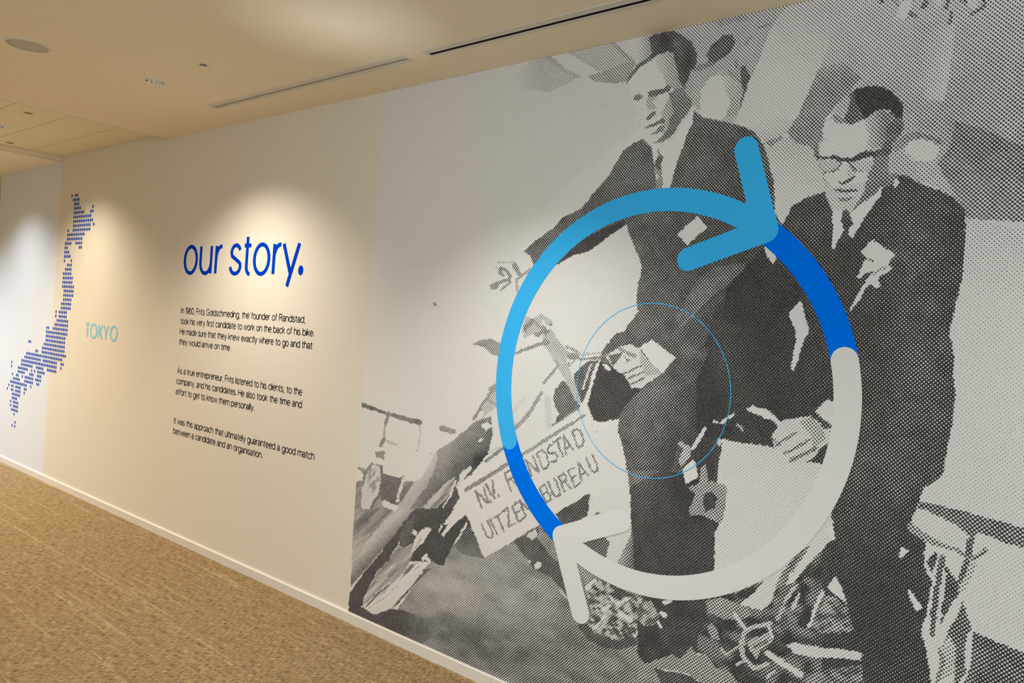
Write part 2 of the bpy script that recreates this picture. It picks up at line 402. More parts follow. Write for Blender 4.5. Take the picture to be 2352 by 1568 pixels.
def draw_mural(PX, PY):
    """ink coverage 0..1 for every point given by its photo pixel"""
    T = np.full(PX.shape, 0.05)
    rng = np.random.RandomState(7)
    lat = rng.rand(256, 256)
    X_, Y_ = PX, PY

    def noise(sx, sy, ang=0.0, off=0.0):
        c, s = math.cos(ang), math.sin(ang)
        u = (X_ * c + Y_ * s) / sx + off
        v = (-X_ * s + Y_ * c) / sy + off * 1.7
        iu = np.floor(u).astype(int); iv = np.floor(v).astype(int)
        fu = u - iu; fv = v - iv
        fu = fu * fu * (3 - 2 * fu); fv = fv * fv * (3 - 2 * fv)
        g = lambda a, b: lat[a % 256, b % 256]
        return (g(iu, iv) * (1 - fu) + g(iu + 1, iv) * fu) * (1 - fv) + \
               (g(iu, iv + 1) * (1 - fu) + g(iu + 1, iv + 1) * fu) * fv

    # grain of the enlarged print: outlines wander by a pixel or two
    PX = X_ + 2.6 * (noise(9, 9, 0.3, 2.0) - 0.5) + 2.4 * (noise(4.5, 4.5, 0.9, 7.0) - 0.5)
    PY = Y_ + 2.6 * (noise(9, 9, 0.7, 31.0) - 0.5) + 2.4 * (noise(4.5, 4.5, 1.3, 57.0) - 0.5)

    def conv(fr, pts):
        ox, oy, s = FR[fr]
        return [(ox + x / s, oy + y / s) for x, y in pts]

    def inside(pts):
        xs = [p[0] for p in pts]; ys = [p[1] for p in pts]
        idx = np.nonzero((PX >= min(xs)) & (PX <= max(xs)) & (PY >= min(ys)) & (PY <= max(ys)))[0]
        x = PX[idx]; y = PY[idx]
        ins = np.zeros(len(idx), bool)
        n = len(pts)
        for i in range(n):
            x1, y1 = pts[i]; x2, y2 = pts[(i + 1) % n]
            if y1 == y2:
                continue
            ins ^= ((y1 > y) != (y2 > y)) & (x < (x2 - x1) * (y - y1) / (y2 - y1) + x1)
        return idx[ins]

    def poly(fr, pts, tone):
        T[inside(conv(fr, pts))] = tone

    def grad(fr, pts, p0, t0, p1, t1):
        idx = inside(conv(fr, pts))
        (ax, ay), (bx, by) = conv(fr, [p0, p1])
        d = ((PX[idx] - ax) * (bx - ax) + (PY[idx] - ay) * (by - ay)) / ((bx - ax) ** 2 + (by - ay) ** 2)
        T[idx] = t0 + (t1 - t0) * np.clip(d, 0, 1)

    def line(fr, pts, w, tone, w2=None):
        q = conv(fr, pts); s = FR[fr][2]
        w = w / s / 2; w2 = w if w2 is None else w2 / s / 2
        m = max(w, w2)
        for i in range(len(q) - 1):
            (ax, ay), (bx, by) = q[i], q[i + 1]
            idx = np.nonzero((PX >= min(ax, bx) - m) & (PX <= max(ax, bx) + m) &
                             (PY >= min(ay, by) - m) & (PY <= max(ay, by) + m))[0]
            L = (bx - ax) ** 2 + (by - ay) ** 2 + 1e-9
            d = np.clip(((PX[idx] - ax) * (bx - ax) + (PY[idx] - ay) * (by - ay)) / L, 0, 1)
            r = np.hypot(PX[idx] - ax - d * (bx - ax), PY[idx] - ay - d * (by - ay))
            f0 = i / (len(q) - 1.0)
            ww = w + (w2 - w) * (f0 + d / (len(q) - 1.0))
            T[idx[r < ww]] = tone

    def soft(fr, c, r, delta, ang=0.0):
        """soft lighter or darker patch inside what is already drawn"""
        (cx, cy), = conv(fr, [c]); s = FR[fr][2]
        ca, sa = math.cos(math.radians(ang)), math.sin(math.radians(ang))
        u = ((PX - cx) * ca + (PY - cy) * sa) / (r[0] / s)
        v = (-(PX - cx) * sa + (PY - cy) * ca) / (r[1] / s)
        e = np.exp(-(u * u + v * v))
        T[:] = np.clip(T + delta * e * ((T > 0.3) if delta else 1), 0.0, 0.985)

    def mott(fr, pts, sx, sy, lo, hi, ang=0.0, off=0.0, sharp=1.6):
        idx = inside(conv(fr, pts))
        n = noise(sx, sy, math.radians(ang), off)[idx]
        n = np.clip(0.5 + (n - 0.5) * sharp, 0, 1)
        T[idx] = lo + (hi - lo) * n

    # ================= backdrop =================
    # pale wall of dots, growing slightly towards the ceiling
    T[:] = 0.055 + 0.03 * np.clip((520 - PY) / 400, 0, 1)
    # hazy white halo beside the raised arm
    grad('P', [(1180, 560), (1300, 430), (1400, 340), (1480, 290), (1480, 330), (1430, 350), (1400, 400),
               (1340, 470), (1260, 530), (1200, 580)], (1240, 440), 0.05, (1300, 500), 0.0)
    # draped cloth at the top
    grad('A', [(200, 480), (385, 315), (560, 275), (830, 455), (560, 600), (300, 560)], (230, 430), 0.10, (480, 380), 0.24)
    line('A', [(540, 270), (690, 400), (830, 460)], 46, 0.34, 26)
    poly('A', [(600, 262), (740, 232), (990, 380), (1010, 412), (870, 452), (790, 420)], 0.09)
    poly('A', [(735, 232), (1130, 148), (1330, 335), (1270, 490), (1060, 420), (990, 385)], 0.25)
    line('A', [(745, 240), (900, 330), (1010, 400)], 30, 0.30)
    line('A', [(1125, 150), (1330, 345)], 44, 0.42)
    poly('A', [(1165, 140), (1420, 85), (1460, 190), (1340, 310)], 0.11)
    poly('A', [(890, 455), (1060, 405), (1220, 340), (1330, 325), (1275, 490), (1150, 518), (1060, 512), (960, 492)], 0.42)
    # ---- right of the first head ----
    poly('P', [(1540, 60), (1905, -12), (1790, 60), (1760, 130), (1722, 180), (1700, 250), (1690, 290), (1600, 250), (1590, 180), (1600, 120)], 0.33)
    grad('D', [(0, 620), (330, 640), (480, 760), (480, 960), (430, 1110), (250, 1090), (110, 980), (0, 920)], (0, 700), 0.33, (300, 1000), 0.25)
    poly('D', [(170, 500), (220, 400), (330, 315), (405, 310), (425, 380), (380, 480), (280, 545), (200, 595), (90, 625), (75, 600), (200, 560)], 0.8)
    line('D', [(0, 650), (90, 610), (200, 570)], 34, 0.6)
    line('D', [(570, 330), (520, 400)], 26, 0.5)
    line('D', [(640, 250), (740, 220)], 26, 0.5)
    line('D', [(300, 200), (520, 160)], 60, 0.42)
    poly('D', [(475, 600), (520, 590), (565, 690), (545, 770), (505, 880), (475, 980), (455, 985), (500, 830), (480, 720)], 0.74)
    line('D', [(370, 640), (470, 740)], 26, 0.5)
    line('D', [(430, 540), (440, 600)], 20, 0.5)
    poly('D', [(108, 920), (125, 800), (200, 695), (280, 668), (345, 700), (340, 800), (385, 880), (375, 960), (330, 1060), (250, 1085), (165, 1062), (115, 980)], 0.06)
    grad('D', [(300, 690), (380, 690), (475, 800), (470, 960), (430, 1050), (340, 1060), (385, 920), (340, 800)], (300, 800), 0.16, (430, 900), 0.34)
    # pale slanting pillar
    beam = [(900, 50), (760, 230), (700, 380), (620, 600), (540, 800), (480, 960), (420, 1110), (560, 1150), (650, 1250), (720, 1290),
            (890, 1200), (1000, 1020), (1110, 780), (1200, 580), (1270, 400), (1330, 240), (1400, 100), (1440, -20), (1100, -20)]
    grad('D', beam, (1100, 0), 0.24, (830, 640), 0.09)
    soft('D', (1200, 100), (260, 200), 0.02)
    grad('D', [(560, 1150), (650, 1250), (720, 1290), (890, 1200), (960, 1090), (760, 1040)], (700, 1050), 0.09, (800, 1270), 0.22)
    # backdrop right of the pillar
    grad('P', [(1955, -20), (2400, -20), (2400, 420), (2040, 420), (1900, 330), (1820, 330), (1812, 310), (1835, 262), (1864, 199), (1886, 148), (1920, 60)],
         (1960, 30), 0.22, (2000, 230), 0.34)
    poly('D', [(1110, 780), (1000, 1020), (890, 1200), (980, 1285), (1100, 1325), (1190, 1430), (1180, 1300), (1225, 1180), (1235, 1060),
               (1330, 950), (1400, 880), (1470, 800), (1400, 715), (1260, 690), (1180, 720)], 0.54)
    grad('D', [(1110, 780), (1180, 620), (1400, 560), (1568, 700), (1470, 800), (1400, 715), (1260, 690), (1160, 730)], (1300, 560), 0.34, (1330, 720), 0.55)
    poly('D', [(690, 1290), (735, 1325), (870, 1240), (840, 1215)], 0.46)
    grad('D', [(690, 1330), (730, 1330), (900, 1225), (980, 1290), (1100, 1330), (1180, 1440), (1220, 1540), (1240, 1568), (1300, 1700), (1240, 1800), (900, 1850), (820, 1850), (750, 1568)],
         (1000, 1300), 0.2, (900, 1800), 0.07)
    # twigs along the ceiling
    for pts, w in (([(655, 70), (700, 10)], 44), ([(890, -10), (870, 75)], 36), ([(915, 110), (895, 215)], 36),
                   ([(1000, -10), (1045, 25)], 30), ([(1205, -10), (1220, 45), (1160, 95), (1085, 130)], 32),
                   ([(395, -10), (440, 60)], 22), ([(545, 120), (600, 150)], 40), ([(270, -10), (290, 20)], 40)):
        line('E', pts, w, 0.66)
    poly('E', [(440, 90), (470, 10), (545, 10), (560, 60), (500, 170), (425, 165)], 0.05)
    poly('E', [(1060, -10), (1160, -10), (1140, 75), (1070, 60)], 0.10)
    poly('E', [(720, -10), (850, -10), (800, 75)], 0.10)
    grad('E', [(560, 180), (955, 225), (925, 500), (860, 900), (840, 1050), (720, 1000), (620, 700)], (640, 500), 0.32, (900, 560), 0.15)
    grad('E', [(955, 225), (1700, -20), (1700, 1360), (1250, 1170), (960, 1080), (850, 910), (900, 620)], (1000, 200), 0.28, (1250, 800), 0.40)
    grad('E', [(850, 910), (960, 1080), (960, 1200), (900, 1320), (790, 1290), (640, 1180), (560, 1000), (700, 900)], (600, 900), 0.32, (800, 1200), 0.42)
    grad('E', [(950, 1085), (1250, 1180), (1700, 1380), (1700, 2000), (1200, 1980), (1050, 1960), (1000, 1860), (880, 1640), (780, 1480), (900, 1320)],
         (1200, 1250), 0.62, (1150, 1900), 0.50)
    poly('E', [(340, 1400), (480, 1260), (560, 1480), (760, 1440), (900, 1660), (1050, 1930), (800, 1700), (600, 1600), (470, 1560), (360, 1560)], 0.27)
    line('E', [(460, 1265), (540, 1225), (650, 1215), (800, 1280)], 60, 0.62)
    poly('E', [(495, 1330), (540, 1265), (640, 1248), (760, 1285), (805, 1325), (780, 1425), (700, 1455), (600, 1450), (520, 1405)], 0.06)
    grad('I', [(1040, 545), (1700, 690), (1700, 1700), (870, 1700), (1000, 1200)], (1200, 640), 0.13, (1150, 1300), 0.06)

    # ================= first man =================
    # head
    grad('B', [(440, 180), (610, 130), (650, 200), (630, 420), (520, 500), (420, 600), (380, 520), (420, 330)], (430, 300), 0.12, (640, 300), 0.5)
    face = [(265, 835), (370, 690), (480, 575), (640, 470), (760, 420), (890, 375), (960, 440), (1010, 600), (1040, 800), (1100, 900),
            (1165, 850), (1140, 1000), (1240, 1110), (1230, 1210), (1100, 1400), (960, 1640), (860, 1740), (760, 1790), (620, 1790),
            (560, 1740), (430, 1640), (500, 1560), (490, 1480), (420, 1480), (380, 1380), (440, 1290), (360, 1180), (340, 1060)]
    poly('B', face, 0.02)
    grad('B', [(640, 480), (760, 420), (890, 375), (960, 440), (1010, 600), (1040, 800), (1100, 900), (1000, 960), (850, 890), (790, 700)],
         (660, 700), 0.05, (1020, 660), 0.46)
    poly('B', [(590, 190), (680, 120), (860, 80), (960, 70), (1110, 150), (1240, 260), (1300, 380), (1318, 500), (1295, 610), (1225, 650),
               (1195, 740), (1150, 860), (1110, 930), (1040, 800), (1010, 640), (985, 500), (940, 400), (880, 370), (770, 415), (660, 470),
               (540, 560), (470, 590), (560, 480), (640, 400), (620, 280)], 0.84)
    line('B', [(265, 840), (340, 720), (450, 600), (600, 490)], 44, 0.7, 60)
    soft('B', (870, 200), (120, 150), 0.12, 30)
    soft('B', (1180, 560), (80, 220), 0.09)
    soft('B', (1010, 300), (60, 200), -0.16, -30)
    poly('B', [(1195, 740), (1295, 610), (1420, 600), (1568, 520), (1568, 590), (1380, 660), (1230, 690), (1200, 800)], 0.55)
    poly('B', [(1180, 790), (1240, 830), (1200, 880), (1160, 860)], 0.6)
    grad('B', [(1165, 860), (1230, 700), (1500, 660), (1430, 850), (1370, 1000), (1350, 1150), (1240, 1110), (1140, 1010)], (1180, 900), 0.36, (1330, 950), 0.3)
    poly('B', [(570, 985), (700, 945), (830, 925), (890, 885), (925, 930), (890, 990), (740, 1030), (650, 1060), (590, 1095)], 0.72)
    poly('B', [(375, 1060), (440, 1015), (505, 1050), (495, 1085), (430, 1115), (375, 1115)], 0.62)
    poly('B', [(560, 1095), (640, 1060), (730, 1040), (650, 1150), (720, 1250), (580, 1260), (555, 1160)], 0.3)
    poly('B', [(640, 1130), (860, 1040), (885, 1085), (790, 1245), (730, 1230)], 0.04)
    poly('B', [(870, 1010), (1000, 950), (1110, 900), (1160, 860), (1135, 1000), (1240, 1110), (1240, 1190), (1180, 1290), (1090, 1400),
               (990, 1580), (900, 1680), (800, 1750), (640, 1760), (700, 1720), (800, 1640), (870, 1540), (900, 1380), (960, 1300), (940, 1150)], 0.64)
    grad('B', [(800, 1250), (890, 1060), (945, 1150), (965, 1300), (900, 1400), (870, 1560), (800, 1620), (770, 1480), (830, 1400), (760, 1320)],
         (780, 1300), 0.2, (940, 1300), 0.4)
    poly('B', [(540, 1385), (600, 1320), (690, 1265), (705, 1300), (650, 1370), (580, 1420)], 0.7)
    poly('B', [(510, 1510), (560, 1505), (640, 1460), (760, 1405), (800, 1385), (845, 1410), (830, 1460), (720, 1480), (640, 1510), (560, 1535)], 0.68)
    poly('B', [(600, 1620), (700, 1580), (765, 1500), (830, 1500), (800, 1580), (700, 1615), (640, 1630)], 0.58)
    line('B', [(450, 1425), (490, 1370)], 20, 0.3)
    # shirt and tie
    poly('C', [(620, 770), (700, 730), (760, 765), (860, 745), (1000, 580), (1130, 390), (1225, 225), (1265, 260), (1240, 410), (1170, 590),
               (1060, 850), (990, 1020), (930, 1200), (875, 1420), (790, 1420), (690, 1420), (660, 980)], 0.0)
    poly('C', [(735, 780), (770, 850), (820, 935), (770, 1010), (800, 1180), (805, 1420), (690, 1420), (680, 1250), (740, 1245), (665, 1080), (690, 960), (740, 890), (720, 830)], 0.5)
    poly('C', [(700, 940), (790, 895), (822, 935), (772, 1000), (780, 1110), (690, 1070)], 0.78)
    # jacket
    jacket = [(1400, 400), (1431, 346), (1454, 330), (1478, 319), (1488, 331), (1498, 338), (1501, 370), (1507, 410), (1506, 440),
              (1536, 438), (1550, 390), (1570, 332), (1590, 280), (1593, 252), (1616, 270), (1644, 275), (1682, 285), (1708, 291), (1733, 304),
              (1754, 332), (1764, 362), (1777, 415), (1780, 455), (1781, 490), (1800, 520), (1800, 600), (1770, 620), (1700, 800), (1690, 1000),
              (1660, 1020), (1650, 1110), (1650, 1400), (1448, 1400), (1452, 1300), (1452, 1220), (1450, 1177), (1447, 1118), (1440, 1062), (1427, 1014), (1419, 986),
              (1421, 958), (1393, 968), (1366, 968), (1350, 925), (1362, 884), (1378, 834), (1384, 803), (1412, 773), (1432, 764), (1447, 741), (1468, 716),
              (1463, 690), (1463, 665), (1475, 614), (1472, 603), (1450, 547), (1438, 514), (1360, 571), (1348, 578), (1335, 581), (1300, 592),
              (1281, 606), (1225, 625), (1226, 608), (1218, 587), (1202, 578), (1233, 550), (1269, 525), (1294, 499), (1335, 479), (1384, 420)]
    poly('P', jacket, 0.76)
    # sleeve underside and darker folds
    poly('J', [(760, 760), (1000, 520), (1180, 420), (1390, 335), (1400, 378), (1260, 470), (1110, 590), (1040, 625), (930, 650), (790, 735)], 0.93)
    soft('P', (1640, 620), (120, 160), 0.1)
    soft('P', (1700, 420), (60, 150), 0.07)
    soft('P', (1480, 420), (80, 60), -0.03)
    # second jacket, whole dark mass
    coat = [(1893, 440), (1876, 446), (1850, 456), (1820, 473), (1800, 511), (1780, 540), (1772, 612), (1756, 565), (1700, 620), (1640, 720), (1600, 860),
            (1600, 1000), (1662, 1010), (1730, 1020), (1775, 1030), (1850, 1080), (1900, 1110), (1850, 1290), (1800, 1420), (1900, 1568), (2141, 1600), (2140, 1568), (2128, 1488),
            (2117, 1446), (2131, 1392), (2140, 1333), (2122, 1291), (2125, 1246), (2089, 1204), (2104, 1171), (2116, 1138), (2123, 1120), (2156, 1099),
            (2169, 1084), (2171, 1056), (2182, 1002), (2192, 939), (2194, 903), (2189, 862), (2192, 826), (2189, 793), (2180, 765), (2192, 717), (2202, 676),
            (2212, 630), (2215, 590), (2217, 539), (2219, 513), (2217, 487), (2207, 469), (2187, 452), (2156, 436), (2130, 428), (2105, 418), (2075, 401), (2046, 400),
            (2020, 440), (1990, 480), (1950, 500), (1915, 490)]
    poly('P', coat, 0.9)
    soft('P', (2110, 560), (90, 130), -0.09)
    soft('P', (2120, 850), (80, 200), -0.11)
    soft('P', (2020, 1080), (110, 120), -0.08)
    soft('P', (1870, 500), (50, 60), -0.05)
    soft('P', (1760, 760), (80, 160), 0.06)
    soft('P', (1800, 950), (90, 90), 0.05)
    soft('P', (2010, 1400), (100, 150), 0.05)
    soft('P', (1660, 850), (40, 110), -0.06)
    # lighter folds of the first jacket
    mott('K', [(560, 1480), (650, 1330), (780, 1235), (1060, 1190), (1055, 1255), (900, 1390), (720, 1540), (560, 1700), (470, 1800), (430, 1700)], 60, 14, 0.66, 0.77, -40)
    poly('K', [(900, 1420), (1070, 1240), (1245, 1035), (1290, 1120), (1400, 1240), (1568, 1420), (1568, 1700), (1150, 1800), (860, 1700)], 0.955)
    grad('M', [(880, 830), (1080, 690), (1230, 700), (1260, 880), (1230, 1230), (1150, 1568), (740, 1568), (690, 1330), (660, 1200), (680, 1090)],
         (800, 950), 0.72, (1000, 1560), 0.88)
    mott('M', [(1190, 480), (1300, 380), (1500, 470), (1400, 700), (1260, 850), (1120, 700)], 40, 20, 0.72, 0.82, 30)
    poly('P', [(1447, 1118), (1520, 1080), (1600, 1090), (1650, 1150), (1652, 1420), (1450, 1420), (1452, 1220)], 0.93)
    soft('P', (1620, 960), (60, 150), 0.16)
    soft('P', (1610, 1090), (60, 80), 0.12)
    soft('P', (1480, 1100), (40, 60), -0.1)
    # pocket handkerchief and gap between the two
    poly('K', [(455, 930), (640, 768), (722, 872), (540, 1035)], 0.0)
    poly('L', [(455, 22), (600, 100), (565, 118), (530, 182), (495, 135)], 0.0)
    poly('L', [(770, 512), (802, 550), (830, 680), (857, 770), (850, 812), (800, 890), (745, 1080), (715, 1145), (693, 1130), (700, 1060),
               (730, 900), (742, 860), (730, 760), (678, 650), (690, 600)], 0.0)
    # ================= second man, head =================
    poly('G', [(300, 700), (350, 560), (450, 440), (620, 500), (800, 560), (900, 540), (1000, 470), (1100, 430), (1290, 480), (1380, 640), (1290, 760), (1230, 900),
               (1230, 1100), (1200, 1300), (1120, 1500), (1000, 1640), (850, 1790), (720, 1850), (560, 1790), (460, 1640), (390, 1520),
               (330, 1430), (300, 1300), (255, 1150), (250, 1000), (310, 850)], 0.04)
    grad('G', [(400, 540), (450, 420), (580, 270), (690, 280), (670, 440), (610, 540), (480, 490), (340, 640), (310, 700)], (430, 500), 0.2, (600, 350), 0.3)
    grad('G', [(860, 570), (1100, 430), (1290, 490), (1390, 640), (1300, 800), (1250, 1000), (1080, 960), (1000, 980), (880, 1000), (940, 800)], (860, 800), 0.08, (1180, 760), 0.62)
    poly('G', [(700, 230), (760, 155), (880, 118), (1000, 108), (1130, 128), (1240, 185), (1335, 265), (1395, 350), (1415, 450), (1395, 580), (1335, 570), (1290, 490),
               (1200, 430), (1100, 430), (1000, 480), (890, 565), (810, 480), (750, 380)], 0.955)
    poly('G', [(650, 220), (730, 190), (770, 380), (830, 480), (890, 555), (800, 600), (690, 632), (610, 622), (600, 520), (660, 430), (690, 300)], 0.72)
    poly('G', [(445, 520), (500, 495), (560, 545), (620, 560), (625, 622), (540, 630), (465, 605)], 0.5)
    poly('G', [(1190, 650), (1330, 560), (1400, 560), (1430, 700), (1340, 820), (1280, 900), (1235, 1010), (1090, 1000), (1160, 880), (1190, 780)], 0.72)
    poly('G', [(1270, 910), (1400, 800), (1590, 720), (1600, 820), (1480, 890), (1390, 1000), (1240, 1020)], 0.5)
    poly('G', [(1230, 1010), (1400, 1000), (1500, 1050), (1590, 1200), (1590, 1350), (1260, 1330), (1190, 1200)], 0.3)
    poly('G', [(180, 1060), (240, 1050), (300, 1090), (420, 1080), (430, 1050), (520, 1085), (560, 1105), (640, 1095), (700, 1105), (780, 1055), (860, 1015), (980, 995),
               (1090, 1000), (1060, 1085), (940, 1095), (840, 1115), (760, 1145), (700, 1165), (600, 1150), (540, 1165), (480, 1135), (400, 1105), (330, 1115), (255, 1115), (215, 1130)], 0.88)
    poly('G', [(980, 995), (1235, 970), (1245, 1065), (1050, 1085)], 0.76)
    poly('G', [(190, 980), (240, 900), (250, 1060), (180, 1060)], 0.66)
    poly('G', [(260, 1120), (480, 1140), (530, 1180), (500, 1260), (340, 1290), (280, 1220)], 0.22)
    line('G', [(235, 1125), (260, 1235), (330, 1300), (450, 1290), (520, 1250), (560, 1150)], 24, 0.62)
    poly('G', [(720, 1160), (930, 1120), (1010, 1190), (940, 1265), (800, 1285)], 0.2)
    line('G', [(670, 1165), (710, 1240), (750, 1275)], 48, 0.72)
    line('G', [(780, 1290), (900, 1285), (990, 1210)], 18, 0.5)
    poly('G', [(1000, 1090), (1225, 1050), (1210, 1300), (1240, 1320), (1380, 1320), (1300, 1420), (1180, 1500), (1060, 1568), (880, 1700), (900, 1560), (880, 1430), (980, 1370), (935, 1290), (1005, 1200)], 0.6)
    poly('G', [(500, 1420), (580, 1440), (640, 1390), (735, 1335), (765, 1365), (700, 1425), (610, 1475), (550, 1470)], 0.74)
    poly('G', [(640, 1250), (730, 1280), (745, 1340), (650, 1370)], 0.18)
    line('G', [(245, 1130), (300, 1300), (330, 1430), (420, 1515)], 34, 0.26)
    poly('H', [(430, 260), (560, 300), (900, 250), (1020, 240), (970, 440), (850, 590), (700, 645), (575, 605), (470, 430)], 0.15)
    poly('H', [(570, 330), (660, 320), (760, 340), (890, 315), (900, 350), (760, 382), (640, 365), (600, 352)], 0.76)
    poly('H', [(630, 450), (700, 460), (820, 425), (870, 440), (760, 495), (660, 495)], 0.56)
    poly('H', [(1060, 80), (1200, 60), (1345, 130), (1260, 240), (1160, 370), (1030, 480), (920, 560), (835, 630), (800, 665), (850, 580), (950, 450), (1000, 330), (1040, 200)], 0.62)
    poly('H', [(1245, 295), (1225, 400), (1085, 600), (1000, 720), (900, 900), (840, 1015), (785, 950), (778, 880), (852, 800), (788, 690), (800, 650), (860, 640), (1000, 530), (1130, 420), (1215, 320)], 0.0)
    poly('H', [(575, 615), (705, 640), (690, 700), (650, 770), (690, 800), (712, 870), (700, 920), (640, 1020), (580, 1180), (552, 1130), (555, 1000), (570, 880), (558, 700)], 0.0)
    poly('H', [(690, 650), (755, 610), (805, 660), (788, 700), (852, 800), (785, 880), (785, 950), (800, 1015), (700, 1100), (640, 1020), (702, 920), (712, 850), (655, 770), (690, 700)], 0.84)
    poly('H', [(1420, 175), (1458, 190), (1472, 250), (1440, 312), (1408, 290)], 0.0)
    # breast-pocket handkerchief
    poly('I', [(200, 742), (260, 780), (402, 872), (395, 905), (350, 960), (382, 1002), (350, 1042), (270, 1080), (250, 1112), (284, 1160), (250, 1182), (180, 1150),
               (130, 1200), (90, 1290), (10, 1395), (3, 1368), (60, 1260), (120, 1160), (185, 1060), (215, 1025), (130, 1050), (100, 1098), (66, 1090), (130, 930), (160, 920), (103, 860)], 0.02)
    line('I', [(215, 1050), (320, 1000)], 26, 0.3)
    line('I', [(150, 915), (210, 942)], 14, 0.7)

    # ================= hands, papers =================
    grad('N', [(78, 655), (200, 680), (330, 700), (530, 730), (640, 790), (830, 860), (1060, 900), (1060, 1568), (600, 1900), (0, 1900), (10, 1500), (60, 1380), (110, 1150), (110, 1085), (28, 1060),
               (40, 900)], (300, 800), 0.09, (700, 1400), 0.06)
    poly('N', [(285, 395), (345, 358), (420, 378), (500, 408), (585, 490), (640, 515), (590, 555), (520, 490), (440, 462), (370, 432), (320, 415)], 0.03)
    poly('N', [(600, 500), (640, 480), (700, 475), (870, 452), (925, 490), (985, 560), (1060, 560), (1045, 690), (960, 780), (890, 835), (830, 862), (700, 862), (640, 795),
               (555, 765), (528, 700), (518, 630), (560, 570)], 0.1)
    poly('N', [(770, 500), (880, 455), (985, 565), (1000, 660), (900, 740), (870, 620), (800, 560)], 0.33)
    for pts, w in (([(560, 715), (740, 595)], 22), ([(630, 795), (860, 665)], 24), ([(690, 850), (800, 800), (920, 740)], 36), ([(520, 640), (600, 720)], 18)):
        line('N', pts, w, 0.6)
    poly('N', [(940, 760), (1037, 688), (978, 902), (900, 840)], 0.9)
    poly('N', [(900, 440), (1055, 545), (1000, 572), (940, 510)], 0.86)
    poly('N', [(905, 405), (1020, 302), (1085, 318), (1130, 560), (1060, 540)], 0.02)
    line('N', [(60, 515), (178, 435)], 24, 0.08)
    line('N', [(0, 500), (25, 505)], 24, 0.1)
    line('N', [(215, 525), (255, 575)], 30, 0.35)
    poly('N', [(28, 655), (62, 640), (74, 690), (55, 725), (30, 700)], 0.1)
    # chain guard and straps beside the leg
    poly('T', [(940, 700), (1080, 660), (1150, 645), (1300, 688), (1292, 770), (1275, 880), (1250, 1020), (1190, 1010), (1080, 955), (960, 955), (950, 900), (1010, 760)], 0.5)
    poly('T', [(1085, 770), (1150, 740), (1200, 800), (1180, 880), (1100, 920), (1080, 850)], 0.92)
    line('T', [(985, 350), (1095, 175)], 34, 0.08)
    poly('T', [(840, 310), (880, 280), (920, 310), (980, 340), (960, 430), (880, 520), (860, 440), (900, 360)], 0.34)
    poly('T', [(890, 540), (985, 440), (1010, 480), (1035, 610), (925, 668)], 0.02)
    poly('T', [(1060, 520), (1100, 490), (1130, 640), (1030, 720)], 0.45)
    # left hand on the handlebar
    poly('M', [(690, 455), (765, 428), (860, 460), (900, 540), (1000, 630), (1065, 695), (920, 790), (880, 835), (790, 825), (735, 760), (640, 665), (555, 545), (640, 480)], 0.09)
    poly('M', [(868, 462), (968, 392), (1188, 555), (1065, 692), (985, 615)], 0.0)
    poly('M', [(575, 540), (720, 505), (650, 600), (620, 628)], 0.76)
    line('M', [(690, 480), (815, 540)], 34, 0.5)
    poly('M', [(715, 540), (785, 578), (745, 605)], 0.6)
    for pts in ([(710, 700), (900, 615)], [(750, 745), (915, 675)], [(775, 795), (900, 735)]):
        line('M', pts, 20, 0.62)
    poly('M', [(860, 490), (905, 530), (1065, 692), (920, 720), (870, 600)], 0.3)
    poly('M', [(530, 480), (640, 345), (760, 300), (880, 440), (840, 470), (760, 425), (640, 470), (570, 490), (620, 410)], 0.8)
    # frames behind the hand
    poly('M', [(505, 590), (560, 600), (640, 660), (725, 720), (790, 822), (885, 830), (790, 915), (705, 1020), (672, 1095), (560, 1132), (450, 1132), (392, 965), (440, 800)], 0.93)
    poly('M', [(265, 700), (400, 585), (500, 570), (470, 640), (350, 960), (300, 955), (280, 800)], 0.8)
    line('M', [(480, 610), (375, 960)], 30, 0.05)
    line('M', [(425, 610), (350, 830)], 18, 0.08)
    line('M', [(545, 620), (590, 660)], 34, 0.04)
    line('M', [(200, 450), (300, 505), (350, 525), (510, 512)], 20, 0.32)
    line('M', [(215, 520), (330, 570), (500, 555), (560, 520)], 24, 0.6)
    line('M', [(230, 590), (200, 640), (280, 590)], 16, 0.5)
    poly('M', [(180, 755), (265, 880), (325, 990), (80, 1165), (132, 1060), (78, 935), (100, 830)], 0.77)
    poly('M', [(-20, 290), (70, 300), (150, 440), (210, 600), (340, 965), (300, 965), (170, 720), (100, 600), (-20, 420)], 0.3)
    line('M', [(0, 780), (130, 620), (110, 590)], 26, 0.5)
    # flowers and handlebar tips
    for pts, w, t in (([(200, 945), (250, 900), (310, 880), (355, 875), (362, 835), (335, 795), (285, 765), (268, 800), (300, 835)], 30, 0.6), ([(205, 935), (235, 925)], 50, 0.6), ([(275, 700), (262, 725)], 12, 0.4), ([(280, 965), (365, 890)], 22, 0.55), ([(255, 720), (390, 712)], 16, 0.3),
                      ([(400, 740), (455, 835)], 46, 0.6), ([(420, 870), (540, 780)], 28, 0.5), ([(430, 985), (415, 890)], 22, 0.45), ([(225, 750), (240, 770)], 14, 0.4),
                      ([(600, 1360), (660, 1310), (725, 1390), (680, 1435)], 60, 0.62), ([(410, 1535), (520, 1490), (700, 1425)], 30, 0.56),
                      ([(720, 1380), (860, 1540)], 70, 0.34), ([(870, 1470), (955, 1515)], 26, 0.5), ([(900, 1560), (960, 1560)], 60, 0.55), ([(690, 1240), (730, 1280)], 36, 0.6)):
        line('J', pts, w, t)
    poly('J', [(500, 1190), (560, 1230), (640, 1165), (745, 1255), (700, 1290), (650, 1220), (640, 1320), (490, 1400), (470, 1340)], 0.33)
    line('J', [(500, 1310), (560, 1240)], 44, 0.6)
    line('J', [(590, 1260), (640, 1310)], 30, 0.55)
